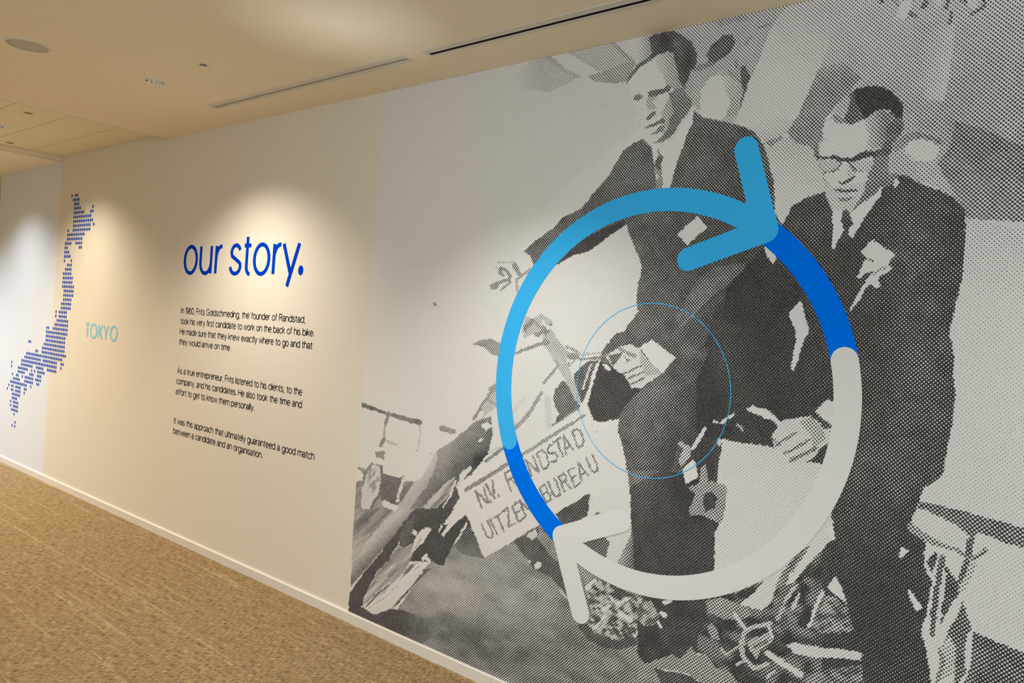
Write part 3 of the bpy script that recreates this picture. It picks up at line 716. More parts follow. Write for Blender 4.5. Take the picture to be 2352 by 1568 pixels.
    poly('J', [(15, 1445), (130, 1403), (200, 1403), (278, 1445), (268, 1575), (200, 1545), (130, 1480)], 0.55)
    line('P', [(997, 697), (1001, 700)], 5, 0.6)

    # ================= far left cycle =================
    line('Q', [(112, 265), (230, 305), (330, 345)], 48, 0.76, 24)
    line('Q', [(335, 350), (420, 370), (640, 430)], 18, 0.72, 52)
    line('Q', [(365, 350), (335, 450)], 34, 0.62, 24)
    line('Q', [(335, 450), (320, 570)], 14, 0.55)
    line('Q', [(320, 575), (295, 640)], 34, 0.58)
    line('Q', [(350, 600), (440, 630)], 26, 0.3)
    poly('Q', [(243, 690), (330, 690), (330, 770), (300, 750), (250, 755)], 0.62)
    line('Q', [(640, 430), (655, 520), (620, 690)], 9, 0.4)
    line('Q', [(845, 485), (950, 512)], 48, 0.55)
    line('Q', [(740, 705), (755, 715)], 12, 0.4)
    mott('Q', [(66, 960), (130, 950), (140, 900), (75, 840), (100, 830), (160, 855), (215, 790), (300, 820), (300, 880), (460, 930), (515, 895), (510, 950), (600, 965), (640, 950), (900, 800), (900, 1300),
               (400, 1568), (30, 1568)], 50, 9, 0.52, 0.72, -42)
    poly('Q', [(300, 885), (480, 935), (490, 1010), (425, 1180), (380, 1160), (290, 1120)], 0.74)
    poly('Q', [(70, 870), (115, 860), (135, 900), (125, 950), (70, 955)], 0.04)
    poly('Q', [(120, 1180), (130, 960), (170, 840), (225, 800), (280, 830), (300, 930), (290, 1040), (240, 1130), (190, 1240), (150, 1255)], 0.16)
    line('Q', [(300, 830), (305, 930), (290, 1050), (230, 1160), (190, 1250)], 26, 0.72)
    line('Q', [(215, 800), (150, 900), (130, 990)], 24, 0.66)
    mott('Q', [(180, 860), (250, 830), (290, 960), (230, 1060), (170, 1050)], 5, 9, 0.1, 0.6, 20)
    poly('Q', [(300, 1150), (330, 1130), (470, 1190), (430, 1235), (310, 1180)], 0.08)
    poly('Q', [(500, 912), (515, 920), (455, 1140), (425, 1150), (470, 990)], 0.1)
    # front wheel of the big bicycle : pale rim, dark tyre
    grad('Q', [(600, 960), (660, 930), (800, 690), (860, 720), (700, 1020), (480, 1300), (230, 1568), (90, 1568), (430, 1215)], (600, 980), 0.25, (720, 1080), 0.5)
    grad('Q', [(150, 1568), (440, 1340), (600, 1160), (740, 960), (800, 780), (800, 690), (1060, 500), (1150, 420), (1290, 370), (1300, 560), (1265, 700), (1150, 850),
               (1110, 905), (1000, 990), (960, 1000), (840, 990), (760, 1090), (620, 1250), (500, 1480), (420, 1568)], (800, 760), 0.55, (1000, 950), 0.84)
    soft('Q', (1200, 780), (120, 90), 0.16)
    poly('Q', [(1130, 405), (1250, 200), (1345, 70), (1345, 290), (1200, 400)], 0.3)
    line('Q', [(1130, 400), (1250, 210), (1345, 90)], 26, 0.56)
    line('Q', [(1300, 130), (1345, 100)], 60, 0.56)
    line('Q', [(1260, 230), (1330, 270)], 20, 0.5)
    poly('Q', [(1150, 400), (1190, 330), (1230, 330), (1190, 400)], 0.06)
    poly('Q', [(1205, 460), (1250, 425), (1295, 470), (1240, 505)], 0.03)
    poly('Q', [(1290, 560), (1400, 540), (1400, 610), (1340, 610), (1290, 630)], 0.04)
    poly('Q', [(1170, 590), (1200, 570), (1215, 590), (1175, 615)], 0.1)
    line('Q', [(1270, 700), (1400, 640)], 30, 0.15)
    line('Q', [(1240, 780), (1400, 660)], 30, 0.6)
    # board top edge strip and pale upper band
    poly('Q', [(985, 1000), (1130, 900), (1400, 740), (1500, 700), (1500, 830), (1080, 1060), (1000, 1040)], 0.07)
    # spokes side
    poly('Q', [(480, 1480), (560, 1290), (650, 1240), (840, 990), (1000, 1010), (1005, 1100), (870, 1330), (720, 1500), (640, 1600), (470, 1600)], 0.88)
    mott('Q', [(640, 1250), (840, 1000), (960, 920), (970, 990), (900, 1100), (780, 1220), (690, 1250)], 50, 7, 0.25, 0.7, -45)
    poly('Q', [(1000, 905), (1055, 838), (1040, 885), (1010, 935)], 0.03)
    poly('Q', [(1050, 860), (1100, 820), (1120, 840), (1020, 970), (970, 1000)], 0.1)
    poly('Q', [(705, 1290), (760, 1255), (790, 1270), (740, 1320), (715, 1320)], 0.03)
    line('Q', [(850, 1200), (920, 1090), (965, 960)], 16, 0.08)

    # ================= ground and front wheel (lower left) =================
    mott('P', [(980, 1300), (1080, 1180), (1240, 1180), (1300, 1250), (1340, 1250), (1450, 1300), (1480, 1380), (1500, 1520), (1640, 1700), (780, 1700), (800, 1400), (900, 1420)], 40, 16, 0.52, 0.66, 25)
    soft('P', (1010, 1340), (70, 70), -0.16, 45)
    soft('P', (1150, 1350), (120, 60), -0.08, 35)
    soft('P', (1080, 1470), (200, 45), 0.14, 24)
    soft('P', (1250, 1530), (200, 60), 0.05, 20)
    soft('P', (1330, 1440), (60, 60), 0.06, 20)
    poly('U', [(40, 940), (52, 760), (180, 580), (330, 400), (480, 210), (560, 60), (640, 0), (1000, 0), (900, 130), (860, 300), (640, 420), (480, 330), (400, 470), (300, 560), (190, 780), (165, 880), (270, 955),
               (430, 900), (560, 920), (700, 1000), (690, 1210), (560, 1175)], 0.9)
    grad('U', [(560, 920), (700, 1000), (820, 980), (900, 1100), (700, 1210), (560, 1175), (500, 1000)], (560, 1000), 0.88, (800, 1080), 0.7)
    grad('U', [(60, 700), (75, 480), (200, 330), (420, 90), (500, 0), (640, 0), (480, 200), (330, 390), (180, 570)], (250, 300), 0.3, (330, 380), 0.72)
    mott('U', [(95, 0), (430, 0), (300, 170), (80, 420), (75, 330)], 45, 8, 0.5, 0.74, -42)
    mott('U', [(80, 300), (240, 220), (190, 340), (70, 480)], 30, 8, 0.3, 0.5, -42)
    mott('U', [(185, 795), (300, 570), (400, 470), (490, 320), (545, 345), (620, 300), (700, 180), (780, 190), (640, 380), (600, 470), (560, 540), (500, 620), (420, 700), (330, 780), (240, 885), (165, 890)],
         60, 7, 0.2, 0.62, -45)
    poly('U', [(160, 882), (350, 720), (480, 640), (600, 500), (690, 472), (692, 520), (580, 600), (480, 700), (340, 822), (235, 890)], 0.3)
    mott('U', [(160, 882), (350, 720), (480, 640), (600, 500), (640, 490), (580, 590), (470, 690), (340, 805), (235, 890)], 60, 4, 0.05, 0.75, -47, 21.0, 2.6)
    for pts, w in (([(165, 884), (230, 830)], 14), ([(215, 888), (330, 800), (350, 770)], 18), ([(345, 800), (480, 680)], 14), ([(490, 680), (610, 560), (680, 490)], 26), ([(280, 770), (420, 660)], 7), ([(230, 760), (400, 610)], 6), ([(300, 640), (460, 500)], 6)):
        line('U', pts, w, 0.03)
    poly('U', [(600, 470), (620, 400), (780, 200), (900, 140), (1000, 130), (1100, 50), (1150, 150), (990, 310), (940, 400), (890, 520), (820, 480), (700, 475)], 0.93)
    poly('U', [(610, 395), (630, 280), (740, 160), (790, 185), (700, 320)], 0.08)
    line('U', [(640, 360), (700, 260)], 14, 0.4)
    poly('U', [(885, 525), (720, 545), (640, 660), (420, 905), (500, 850), (620, 700), (780, 540)], 0.8)
    poly('U', [(580, 665), (735, 505), (700, 575), (600, 685)], 0.1)
    line('U', [(280, 940), (460, 790)], 8, 0.2)
    line('U', [(710, 460), (742, 410)], 24, 0.03)
    line('U', [(740, 450), (775, 465)], 24, 0.03)
    line('U', [(625, 205), (645, 220)], 36, 0.04)
    line('U', [(490, 320), (515, 240)], 10, 0.2)
    poly('U', [(500, 240), (560, 130), (640, 60), (620, 180), (600, 280), (540, 330), (500, 300)], 0.82)
    poly('U', [(878, 222), (1040, 10), (1110, -10), (1000, 130), (900, 255)], 0.04)
    poly('U', [(985, 320), (1040, 230), (1110, 95), (1105, 150), (1020, 295)], 0.05)
    poly('U', [(850, 190), (880, 140), (890, 160), (860, 215)], 0.1)
    grad('U', [(990, 330), (1110, 150), (1190, 240), (1270, 450), (1170, 430), (1060, 400)], (1150, 200), 0.85, (1050, 380), 0.72)
    # dark patch below the board
    poly('V', [(225, 285), (330, 240), (440, 150), (480, 170), (590, 300), (640, 480), (740, 820), (680, 730), (560, 610), (420, 545), (330, 420), (280, 350)], 0.84)
    grad('V', [(470, 170), (600, 310), (640, 480), (600, 470), (520, 350), (450, 260)], (480, 200), 0.55, (640, 470), 0.66)
    line('V', [(440, 520), (465, 500)], 44, 0.04)
    poly('V', [(350, 240), (440, 180), (450, 240), (400, 285)], 0.15)
    line('V', [(370, 470), (380, 480)], 20, 0.2)
    line('V', [(650, 740), (740, 820)], 20, 0.2)
    # board itself
    poly('S', [(30, 850), (130, 770), (480, 560), (1190, 170), (1240, 250), (1320, 270), (1500, 240), (1480, 330), (1560, 600), (1568, 1060), (1235, 905), (920, 1105), (780, 1195), (285, 1495), (95, 1025)], 0.035)
    poly('S', [(920, 1095), (1238, 905), (1215, 1120), (1090, 1180), (990, 1200)], 0.87)
    line('S', [(120, 880), (300, 770), (490, 650)], 40, 0.58)
    line('S', [(620, 570), (900, 390), (1190, 208)], 30, 0.52)
    line('S', [(560, 330), (700, 180), (800, 10)], 34, 0.5)
    line('S', [(550, 170), (640, 60)], 30, 0.14)
    line('S', [(850, 60), (870, 300)], 60, 0.16)
    line('S', [(900, 300), (1130, 150)], 16, 0.6)
    poly('S', [(1270, 1105), (1300, 1075), (1325, 1085), (1330, 1100)], 0.7)
    line('S', [(1290, 350), (1300, 355)], 10, 0.5)
    # lettering of the board
    GL = {'N': [[(0, 0), (0, 1), (.62, 0), (.62, 1)]], 'V': [[(0, 1), (.3, 0), (.62, 1)]], '.': [[(.1, 0), (.1, .08)]],
          'R': [[(0, 0), (0, 1), (.5, 1), (.58, .8), (.5, .55), (0, .55)], [(.3, .55), (.6, 0)]], 'A': [[(0, 0), (.3, 1), (.62, 0)], [(.1, .3), (.52, .3)]],
          'D': [[(0, 0), (0, 1), (.4, 1), (.6, .75), (.6, .25), (.4, 0), (0, 0)]], 'S': [[(.58, .88), (.3, 1), (.05, .82), (.1, .58), (.5, .42), (.58, .18), (.3, 0), (0, .12)]],
          'T': [[(0, 1), (.62, 1)], [(.31, 1), (.31, 0)]], 'U': [[(0, 1), (0, .25), (.15, 0), (.45, 0), (.6, .25), (.6, 1)]], 'I': [[(.1, 0), (.1, 1)]],
          'Z': [[(0, 1), (.58, 1), (0, 0), (.6, 0)]], 'E': [[(.55, 1), (0, 1), (0, 0), (.58, 0)], [(0, .52), (.45, .52)]],
          'B': [[(0, 0), (0, 1), (.45, 1), (.55, .78), (.45, .55), (0, .55)], [(.45, .55), (.6, .28), (.45, 0), (0, 0)]]}

    def letter(ch, base, adv, up):
        for st in GL[ch]:
            line('S', [(base[0] + a * adv[0] + b * up[0], base[1] + a * adv[1] + b * up[1]) for a, b in st], 19, 0.62)
    for ch, b in (('N', (262, 1045)), ('.', (336, 1002)), ('V', (348, 985)), ('.', (408, 948)), ('R', (522, 885)), ('A', (600, 830)), ('N', (712, 762)), ('D', (815, 700)), ('S', (893, 645)),
                  ('T', (960, 600)), ('A', (1022, 560)), ('D', (1130, 505))):
        letter(ch, b, (104, -65), (-54, -150))
    for ch, b in (('U', (318, 1325)), ('I', (392, 1290)), ('T', (432, 1268)), ('Z', (505, 1215)), ('E', (592, 1165)), ('N', (660, 1120)), ('D', (760, 1060)), ('B', (840, 1000)),
                  ('U', (920, 950)), ('R', (1010, 900)), ('E', (1098, 850)), ('A', (1160, 790)), ('U', (1262, 735))):
        letter(ch, b, (96, -57), (-58, -140))

    # ================= under the ring =================
    poly('V', [(840, 310), (1040, 250), (1110, 290), (1060, 440)], 0.76)
    poly('V', [(1040, 250), (1240, 190), (1300, 200), (1160, 500), (1060, 450), (1120, 310)], 0.08)
    grad('V', [(1160, 500), (1310, 190), (1320, 560), (1240, 540)], (1170, 400), 0.3, (1310, 420), 0.72)
    poly('V', [(815, 500), (950, 600), (890, 710)], 0.5)
    mott('V', [(880, 700), (960, 620), (1100, 670), (1300, 770), (1568, 820), (1568, 900), (1440, 1010), (1310, 1210), (1100, 1220), (940, 1150), (900, 1040), (945, 960)], 9, 6, 0.22, 0.88, 30, 3.0, 2.0)
    for pts, w in (([(890, 715), (960, 645)], 34), ([(1170, 862), (1290, 780)], 28), ([(1040, 910), (1100, 870)], 34), ([(1110, 800), (1170, 860)], 20), ([(940, 1110), (1060, 960)], 22),
                   ([(1190, 940), (1290, 1000)], 44), ([(1300, 1190), (1430, 1010)], 26)):
        line('V', pts, w, 0.06)
    line('V', [(860, 1050), (950, 1165), (1080, 1210), (1200, 1225), (1300, 1195)], 84, 0.85)
    poly('V', [(1130, 690), (1300, 765), (1400, 800), (1190, 790), (1150, 770)], 0.85)
    mott('W', [(0, 780), (540, 820), (570, 1000), (480, 1150), (490, 1300), (330, 1355), (240, 1310), (0, 1400), (-60, 1300), (-60, 1000)], 30, 30, 0.9, 0.97)
    for pts, w in (([(185, 845), (235, 830)], 40), ([(165, 940), (185, 960)], 40), ([(120, 1010), (150, 1065)], 26)):
        line('W', pts, w, 0.02)
    mott('W', [(0, 820), (60, 830), (140, 960), (110, 1040), (0, 1060), (-60, 1000), (-60, 900)], 12, 10, 0.3, 0.75, 30, 5.0)
    # rear wheel, crank and frame
    mott('W', [(545, 825), (860, 740), (1070, 645), (1600, 240), (1600, 1600), (830, 1600), (640, 1420), (560, 1310), (480, 1300), (480, 1150), (570, 1000)], 22, 16, 0.66, 0.96, 20, 9.0, 2.0)
    poly('W', [(555, 830), (690, 795), (860, 860), (945, 920), (960, 960), (880, 1000), (700, 995), (580, 930)], 0.5)
    line('W', [(810, 950), (900, 1070)], 34, 0.12)
    poly('W', [(560, 1060), (610, 1020), (660, 1080), (680, 1180), (600, 1170)], 0.45)
    poly('W', [(865, 855), (1000, 745), (1080, 640), (1300, 480), (1568, 270), (1568, 400), (1350, 660), (1180, 720), (1150, 830), (1060, 912), (960, 895)], 0.07)
    grad('W', [(1180, 710), (1210, 620), (1300, 490), (1480, 330), (1440, 430), (1330, 610), (1260, 700)], (1180, 600), 0.35, (1300, 620), 0.7)
    line('W', [(1370, 690), (1260, 840)], 34, 0.2)
    line('W', [(1395, 770), (1340, 895)], 36, 0.18)
    line('W', [(1250, 890), (1200, 990)], 40, 0.35)
    line('W', [(900, 1120), (960, 1070), (1140, 1030)], 40, 0.22)
    line('W', [(900, 1110), (870, 1210), (890, 1330), (990, 1440), (1110, 1400)], 40, 0.25)
    poly('W', [(935, 1190), (1130, 1095), (1165, 1200), (1060, 1250), (1010, 1360), (945, 1270)], 0.33)
    line('W', [(1000, 1240), (1100, 1190)], 30, 0.7)
    line('W', [(1120, 1060), (1160, 1160)], 28, 0.12)
    line('W', [(700, 1260), (740, 1310), (900, 1210)], 24, 0.3)
    line('W', [(835, 1400), (900, 1370)], 24, 0.15)
    line('W', [(1110, 1510), (1170, 1465)], 24, 0.12)
    line('W', [(1110, 1300), (1250, 1390), (1410, 1495)], 54, 0.08)
    line('W', [(1480, 1568), (1510, 1540)], 50, 0.04)
    poly('W', [(40, 1385), (240, 1310), (330, 1350), (430, 1230), (470, 1320), (560, 1310), (640, 1420), (780, 1480), (870, 1600), (560, 1600), (380, 1480), (100, 1430)], 0.52)
    mott('W', [(-60, 1430), (130, 1500), (160, 1600), (-60, 1600)], 20, 10, 0.45, 0.6, 20)
    poly('W', [(100, 1440), (380, 1490), (560, 1600), (160, 1600)], 0.86)
    poly('X', [(185, 1222), (260, 1205), (500, 1250), (830, 1280), (862, 1310), (850, 1365), (680, 1342), (400, 1332), (250, 1300)], 0.08)
    mott('X', [(330, 1500), (600, 1440), (860, 1400), (890, 1600), (330, 1600)], 12, 10, 0.5, 0.8, 20)
    poly('X', [(550, 715), (608, 608), (652, 640), (712, 800), (735, 892), (690, 822), (620, 775)], 0.04)
    mott('X', [(510, 770), (620, 790), (740, 900), (795, 1095), (640, 1130), (380, 1105), (420, 970)], 12, 9, 0.45, 0.86, 20)
    line('X', [(512, 745), (440, 900), (390, 1055)], 30, 0.06)
    poly('X', [(548, 170), (600, 155), (622, 250), (602, 288), (570, 240)], 0.0)
    line('X', [(585, 100), (600, 120)], 20, 0.1)
    poly('X', [(500, 212), (548, 318), (400, 475), (230, 655), (195, 640), (300, 430), (400, 300)], 0.06)
    line('X', [(380, 340), (230, 560)], 26, 0.5)
    poly('X', [(1192, 430), (1220, 338), (1282, 385), (1215, 445)], 0.0)
    poly('X', [(1272, 733), (1300, 735), (1408, 890), (1350, 932), (1310, 830)], 0.0)

    # ================= lower right : cloth, forks =================
    poly('Y', [(540, 170), (760, 215), (980, 275), (1420, 400), (1420, 560), (1200, 490), (1000, 410), (960, 430), (940, 560), (900, 520), (920, 430), (860, 380), (700, 290), (520, 235)], 0.66)
    poly('Y', [(510, 232), (560, 228), (700, 290), (860, 380), (915, 430), (885, 500), (850, 570), (700, 540), (640, 480), (520, 400), (458, 352)], 0.07)
    line('Y', [(470, 370), (640, 485), (790, 540)], 66, 0.46, 34)
    poly('Y', [(570, 660), (580, 580), (660, 500), (870, 590), (960, 560), (1000, 700), (950, 1170), (945, 1580), (630, 1580), (590, 1320), (552, 1180), (600, 980), (635, 790)], 0.05)
    poly('Y', [(590, 640), (655, 550), (680, 580), (640, 720)], 0.86)
    line('Y', [(710, 610), (660, 900), (635, 1195)], 54, 0.72, 44)
    poly('Y', [(735, 650), (870, 850), (800, 930), (700, 1120), (715, 900)], 0.82)
    line('Y', [(735, 720), (685, 1090)], 20, 0.1)
    line('Y', [(930, 470), (905, 620), (845, 790)], 58, 0.72, 40)
    line('Y', [(820, 540), (900, 600), (960, 610), (1040, 550)], 36, 0.55)
    line('Y', [(950, 660), (860, 850)], 50, 0.22)
    poly('Y', [(870, 935), (935, 1150), (900, 1210), (885, 1300), (890, 1500), (800, 1600), (815, 1300), (760, 1210), (690, 1330), (740, 1210), (820, 1060)], 0.72)
    poly('Y', [(690, 1330), (780, 1220), (815, 1300), (800, 1500), (680, 1560)], 0.24)
    line('Y', [(690, 1310), (720, 1400), (675, 1560)], 34, 0.55)
    mott('Y', [(945, 1170), (1420, 1370), (1420, 1600), (870, 1600), (930, 1420)], 30, 30, 0.68, 0.8)
    # film grain in the tones themselves
    T += (0.10 * (noise(5, 5, 0.5, 11.0) - 0.5) + 0.12 * (noise(26, 26, 0.2, 3.3) - 0.5)) * np.clip(T * 2.0, 0, 1) * np.clip((1 - T) * 5, 0.25, 1)
    return np.clip(T, 0.0, 0.985)
# ------------------------------------------------------------------ the printed mural
MX0, MX1, MZ0, MZ1 = -3.036, 0.55, 0.050, CEIL - 0.0005
PERIOD = 0.0118         # dot screen, 45 degrees
STEPX = 0.0040


def mural():
    nx = int(round((MX1 - MX0) / STEPX)) + 1; nz = int(round((MZ1 - MZ0) / STEPX)) + 1
    xs = np.linspace(MX0, MX1, nx); zs = np.linspace(MZ0, MZ1, nz)
    gx, gz = np.meshgrid(xs, zs)
    gx = gx.ravel(); gz = gz.ravel()
    v = np.stack([gx, np.full_like(gx, WALL_Y), gz - CAM_Z], 1)
    dep = v @ FWD
    px = IMG_W / 2 + F_PX * (v @ RGT) / dep
    py = IMG_H / 2 - F_PX * (v @ UPV) / dep
    # the print goes on past the photographed part: carry on its backdrop and its ground
    ox = np.maximum(px - IMG_W, 0); oy = np.maximum(py - IMG_H, 0)
    fold = lambda d, a: a - np.abs((d % (2 * a)) - a)
    px = np.maximum(np.minimum(px, IMG_W - 3.0), 0); py = np.where(oy > 0, IMG_H - fold(oy, 45.0), py)
    cover = draw_mural(px, py)
    cover = cover + (0.6 - cover) * np.clip(oy / 170.0, 0, 1)      # the street ground below
    g = np.linspace(0, 1, 300, endpoint=False)
    cdf = np.sort(((np.cos(2 * np.pi * g)[:, None] + np.cos(2 * np.pi * g)[None, :]) / 2).ravel())
    thr = np.interp(1 - cover, np.linspace(0, 1, len(cdf)), cdf) + 0.3 * (cover < 0.012)
    me = bpy.data.meshes.new('halftone_mural')
    co = np.stack([gx, np.full_like(gx, WALL_Y - 0.0012), gz], 1).astype(np.float32)
    me.vertices.add(nx * nz); me.vertices.foreach_set('co', co.ravel())
    i = np.arange(nx - 1)[None, :] + nx * np.arange(nz - 1)[:, None]
    q = np.stack([i, i + 1, i + 1 + nx, i + nx], -1).reshape(-1, 4)
    me.loops.add(q.size); me.loops.foreach_set('vertex_index', q.ravel().astype(np.int32))
    me.polygons.add(len(q)); me.polygons.foreach_set('loop_start', np.arange(0, q.size, 4, dtype=np.int32))
    me.update(calc_edges=True)
    at = me.attributes.new('ink_threshold', 'FLOAT', 'POINT')
    at.data.foreach_set('value', thr.astype(np.float32))
    o = bpy.data.objects.new('halftone_mural', me); col.objects.link(o)

    m = bpy.data.materials.new('halftone_print'); m.use_nodes = True
    nt = m.node_tree; N = nt.nodes.new; L = nt.links.new
    b = nt.nodes['Principled BSDF']; b.inputs['Roughness'].default_value = 0.9; b.inputs['Specular IOR Level'].default_value = 0.0
    geo = N('ShaderNodeNewGeometry'); sep = N('ShaderNodeSeparateXYZ'); L(geo.outputs['Position'], sep.inputs[0])

    def mth(op, a, c=0.0, clamp=False):
        n = N('ShaderNodeMath'); n.operation = op; n.use_clamp = clamp
        for k, vv in enumerate((a, c)):
            if isinstance(vv, (int, float)): n.inputs[k].default_value = vv
            else: L(vv, n.inputs[k])
        return n.outputs[0]
    k = 2 * math.pi / PERIOD
    cu = mth('COSINE', mth('MULTIPLY', mth('ADD', sep.outputs['X'], sep.outputs['Z']), k))
    cv = mth('COSINE', mth('MULTIPLY', mth('SUBTRACT', sep.outputs['X'], sep.outputs['Z']), k))
    c = mth('MULTIPLY', mth('ADD', cu, cv), 0.5)
    jit = N('ShaderNodeTexNoise'); jit.inputs['Scale'].default_value = 260; jit.inputs['Detail'].default_value = 2
    L(geo.outputs['Position'], jit.inputs['Vector'])
    c = mth('ADD', c, mth('MULTIPLY', mth('SUBTRACT', jit.outputs['Fac'], 0.5), 0.32))
    at = N('ShaderNodeAttribute'); at.attribute_name = 'ink_threshold'
    ink = mth('ADD', mth('MULTIPLY', mth('SUBTRACT', c, at.outputs['Fac']), 7.0), 0.5, True)
    gr = N('ShaderNodeTexNoise'); gr.inputs['Scale'].default_value = 420; gr.inputs['Detail'].default_value = 2; gr.inputs['Roughness'].default_value = 0.7
    L(geo.outputs['Position'], gr.inputs['Vector'])
    rp = N('ShaderNodeValToRGB'); rp.color_ramp.elements[0].position = 0.35; rp.color_ramp.elements[1].position = 0.7
    rp.color_ramp.elements[0].color = (0.018, 0.017, 0.017, 1); rp.color_ramp.elements[1].color = (0.120, 0.116, 0.116, 1)
    L(gr.outputs['Fac'], rp.inputs[0])
    mx = N('ShaderNodeMix'); mx.data_type = 'RGBA'
    mx.inputs['A'].default_value = (0.815, 0.80, 0.785, 1)
    L(rp.outputs['Color'], mx.inputs['B']); L(ink, mx.inputs['Factor'])
    L(mx.outputs['Result'], b.inputs['Base Color'])
    me.materials.append(m)
    tag(o, 'wall-high black and white halftone print of two men in suits with bicycles', 'mural')
    return o


mural()

# ------------------------------------------------------------------ circular arrow emblem on the mural
ECX, ECZ, RO, RI, RT = -1.4432, 1.2976, 0.7315, 0.6482, 0.3145
RM, HWID = (RO + RI) / 2, (RO - RI) / 2


def plate(name, outline, y, m, parent):
    """flat cut vinyl piece on the wall, outline in wall coordinates, 0.4 mm thick"""
    loop = [Vector((x, z, 0)) for x, z in outline]
    tris = tessellate_polygon([loop])
    n = len(outline); v = [(x, y, z) for x, z in outline] + [(x, y + 0.0004, z) for x, z in outline]
    fs = [tuple(t) for t in tris] + [(i, (i + 1) % n, n + (i + 1) % n, n + i) for i in range(n)]
    return mesh_obj(name, [(a - parent.location[0], b_ - parent.location[1], c_ - parent.location[2]) for a, b_, c_ in v], fs, m, parent)


def arc_outline(a0, a1, cap0=False, cap1=False):
    """a0 > a1 : clockwise run in degrees"""
    n = max(8, int(abs(a0 - a1) / 2.0))
    an = [math.radians(a0 + (a1 - a0) * i / n) for i in range(n + 1)]
    p = [(ECX + RO * math.cos(a), ECZ + RO * math.sin(a)) for a in an]

    def cap(a, s):
        cx, cz = ECX + RM * math.cos(a), ECZ + RM * math.sin(a)
        return [(cx + HWID * math.cos(a + s * math.pi * k / 14), cz + HWID * math.sin(a + s * math.pi * k / 14)) for k in range(1, 14)]
    if cap1: p += cap(an[-1], -1)
    p += [(ECX + RI * math.cos(a), ECZ + RI * math.sin(a)) for a in reversed(an)]
    if cap0: p += list(reversed(cap(an[0], 1)))
    return p


def chevron_outline(tip, e1, e2):
    """stroke e1-tip-e2 of the ring's width with round ends and a round outer corner"""
    tip, e1, e2 = (np.array(q, float) for q in (tip, e1, e2))
    d1 = (e1 - tip) / np.linalg.norm(e1 - tip); d2 = (e2 - tip) / np.linalg.norm(e2 - tip)
    bis = (d1 + d2) / np.linalg.norm(d1 + d2)

    def nrm(d):
        q = np.array([-d[1], d[0]])
        return q if q @ bis > 0 else -q
    n1, n2 = nrm(d1), nrm(d2)              # inner side normals
    A = np.stack([d1, -d2], 1); t = np.linalg.solve(A, (n2 - n1) * HWID)
    inner = tip + n1 * HWID + d1 * t[0]

    def turn(c, a, b_, k=12):
        a0 = math.atan2(a[1], a[0]); a1 = math.atan2(b_[1], b_[0])
        dl = (a1 - a0 + math.pi) % (2 * math.pi) - math.pi
        return [c + HWID * np.array([math.cos(a0 + dl * i / k), math.sin(a0 + dl * i / k)]) for i in range(k + 1)]

    def end(c, n, d):
        return turn(c, n, d, 8) + turn(c, d, -n, 8)[1:]
    pts = [inner] + end(e1, n1, d1) + turn(tip, -n1, -n2, 10) + list(reversed(end(e2, n2, d2)))
    return [(float(q[0]), float(q[1])) for q in pts]


em = empty('circular_arrow_emblem', (ECX, WALL_Y, ECZ - RO))
tag(em, 'large ring of two chasing arrows, light blue, strong blue and white, over the mural', 'emblem')
T1 = (ECX + 0.392, ECZ + 0.569)
rot = math.radians(185.2)


def rt(p):
    x, z = p
    return (ECX + x * math.cos(rot) - z * math.sin(rot), ECZ + x * math.sin(rot) + z * math.cos(rot))


tag(plate('ring_arc', arc_outline(58, 13), WALL_Y - 0.0022, M['blue'], em), 'strong blue arc after the light blue arrow head')
tag(plate('ring_arc', arc_outline(242, 201), WALL_Y - 0.0022, M['blue'], em), 'strong blue arc after the white arrow head')
tag(plate('ring_arc', arc_outline(202.6, 55.4, cap0=True), WALL_Y - 0.0028, M['sky'], em), 'light blue arc')
tag(plate('ring_arc', arc_outline(13.6, -119.4, cap0=True), WALL_Y - 0.0028, M['whitev'], em), 'white arc')
tag(plate('arrow_head', chevron_outline(T1, (ECX + 0.303, ECZ + 0.843), (ECX + 0.118, ECZ + 0.475)), WALL_Y - 0.0034, M['sky'], em), 'light blue arrow head')
tag(plate('arrow_head', chevron_outline(rt((0.392, 0.569)), rt((0.303, 0.843)), rt((0.118, 0.475))), WALL_Y - 0.0034, M['whitev'], em), 'white arrow head')

th = MB(); n = 160
for i in range(n):
    for r in (RT - 0.0014, RT + 0.0014):
        th.v.append((r * math.cos(2 * math.pi * i / n), -0.0018, RT + r * math.sin(2 * math.pi * i / n)))
for i in range(n):
    j = (i + 1) % n; th.f.append((2 * i, 2 * i + 1, 2 * j + 1, 2 * j))
o = th.build('thin_circle_line', M['sky']); o.location = (ECX - 0.002, WALL_Y, ECZ + 0.003 - RT)
tag(o, 'hairline light blue circle in the middle of the arrow ring', 'circle line')

# ------------------------------------------------------------------ lettering (monoline grotesque drawn with strokes)
def arc(cx, cy, rx, ry, a0, a1, n=14):
    return [(cx + rx * math.cos(math.radians(a0 + (a1 - a0) * i / n)), cy + ry * math.sin(math.radians(a0 + (a1 - a0) * i / n))) for i in range(n + 1)]


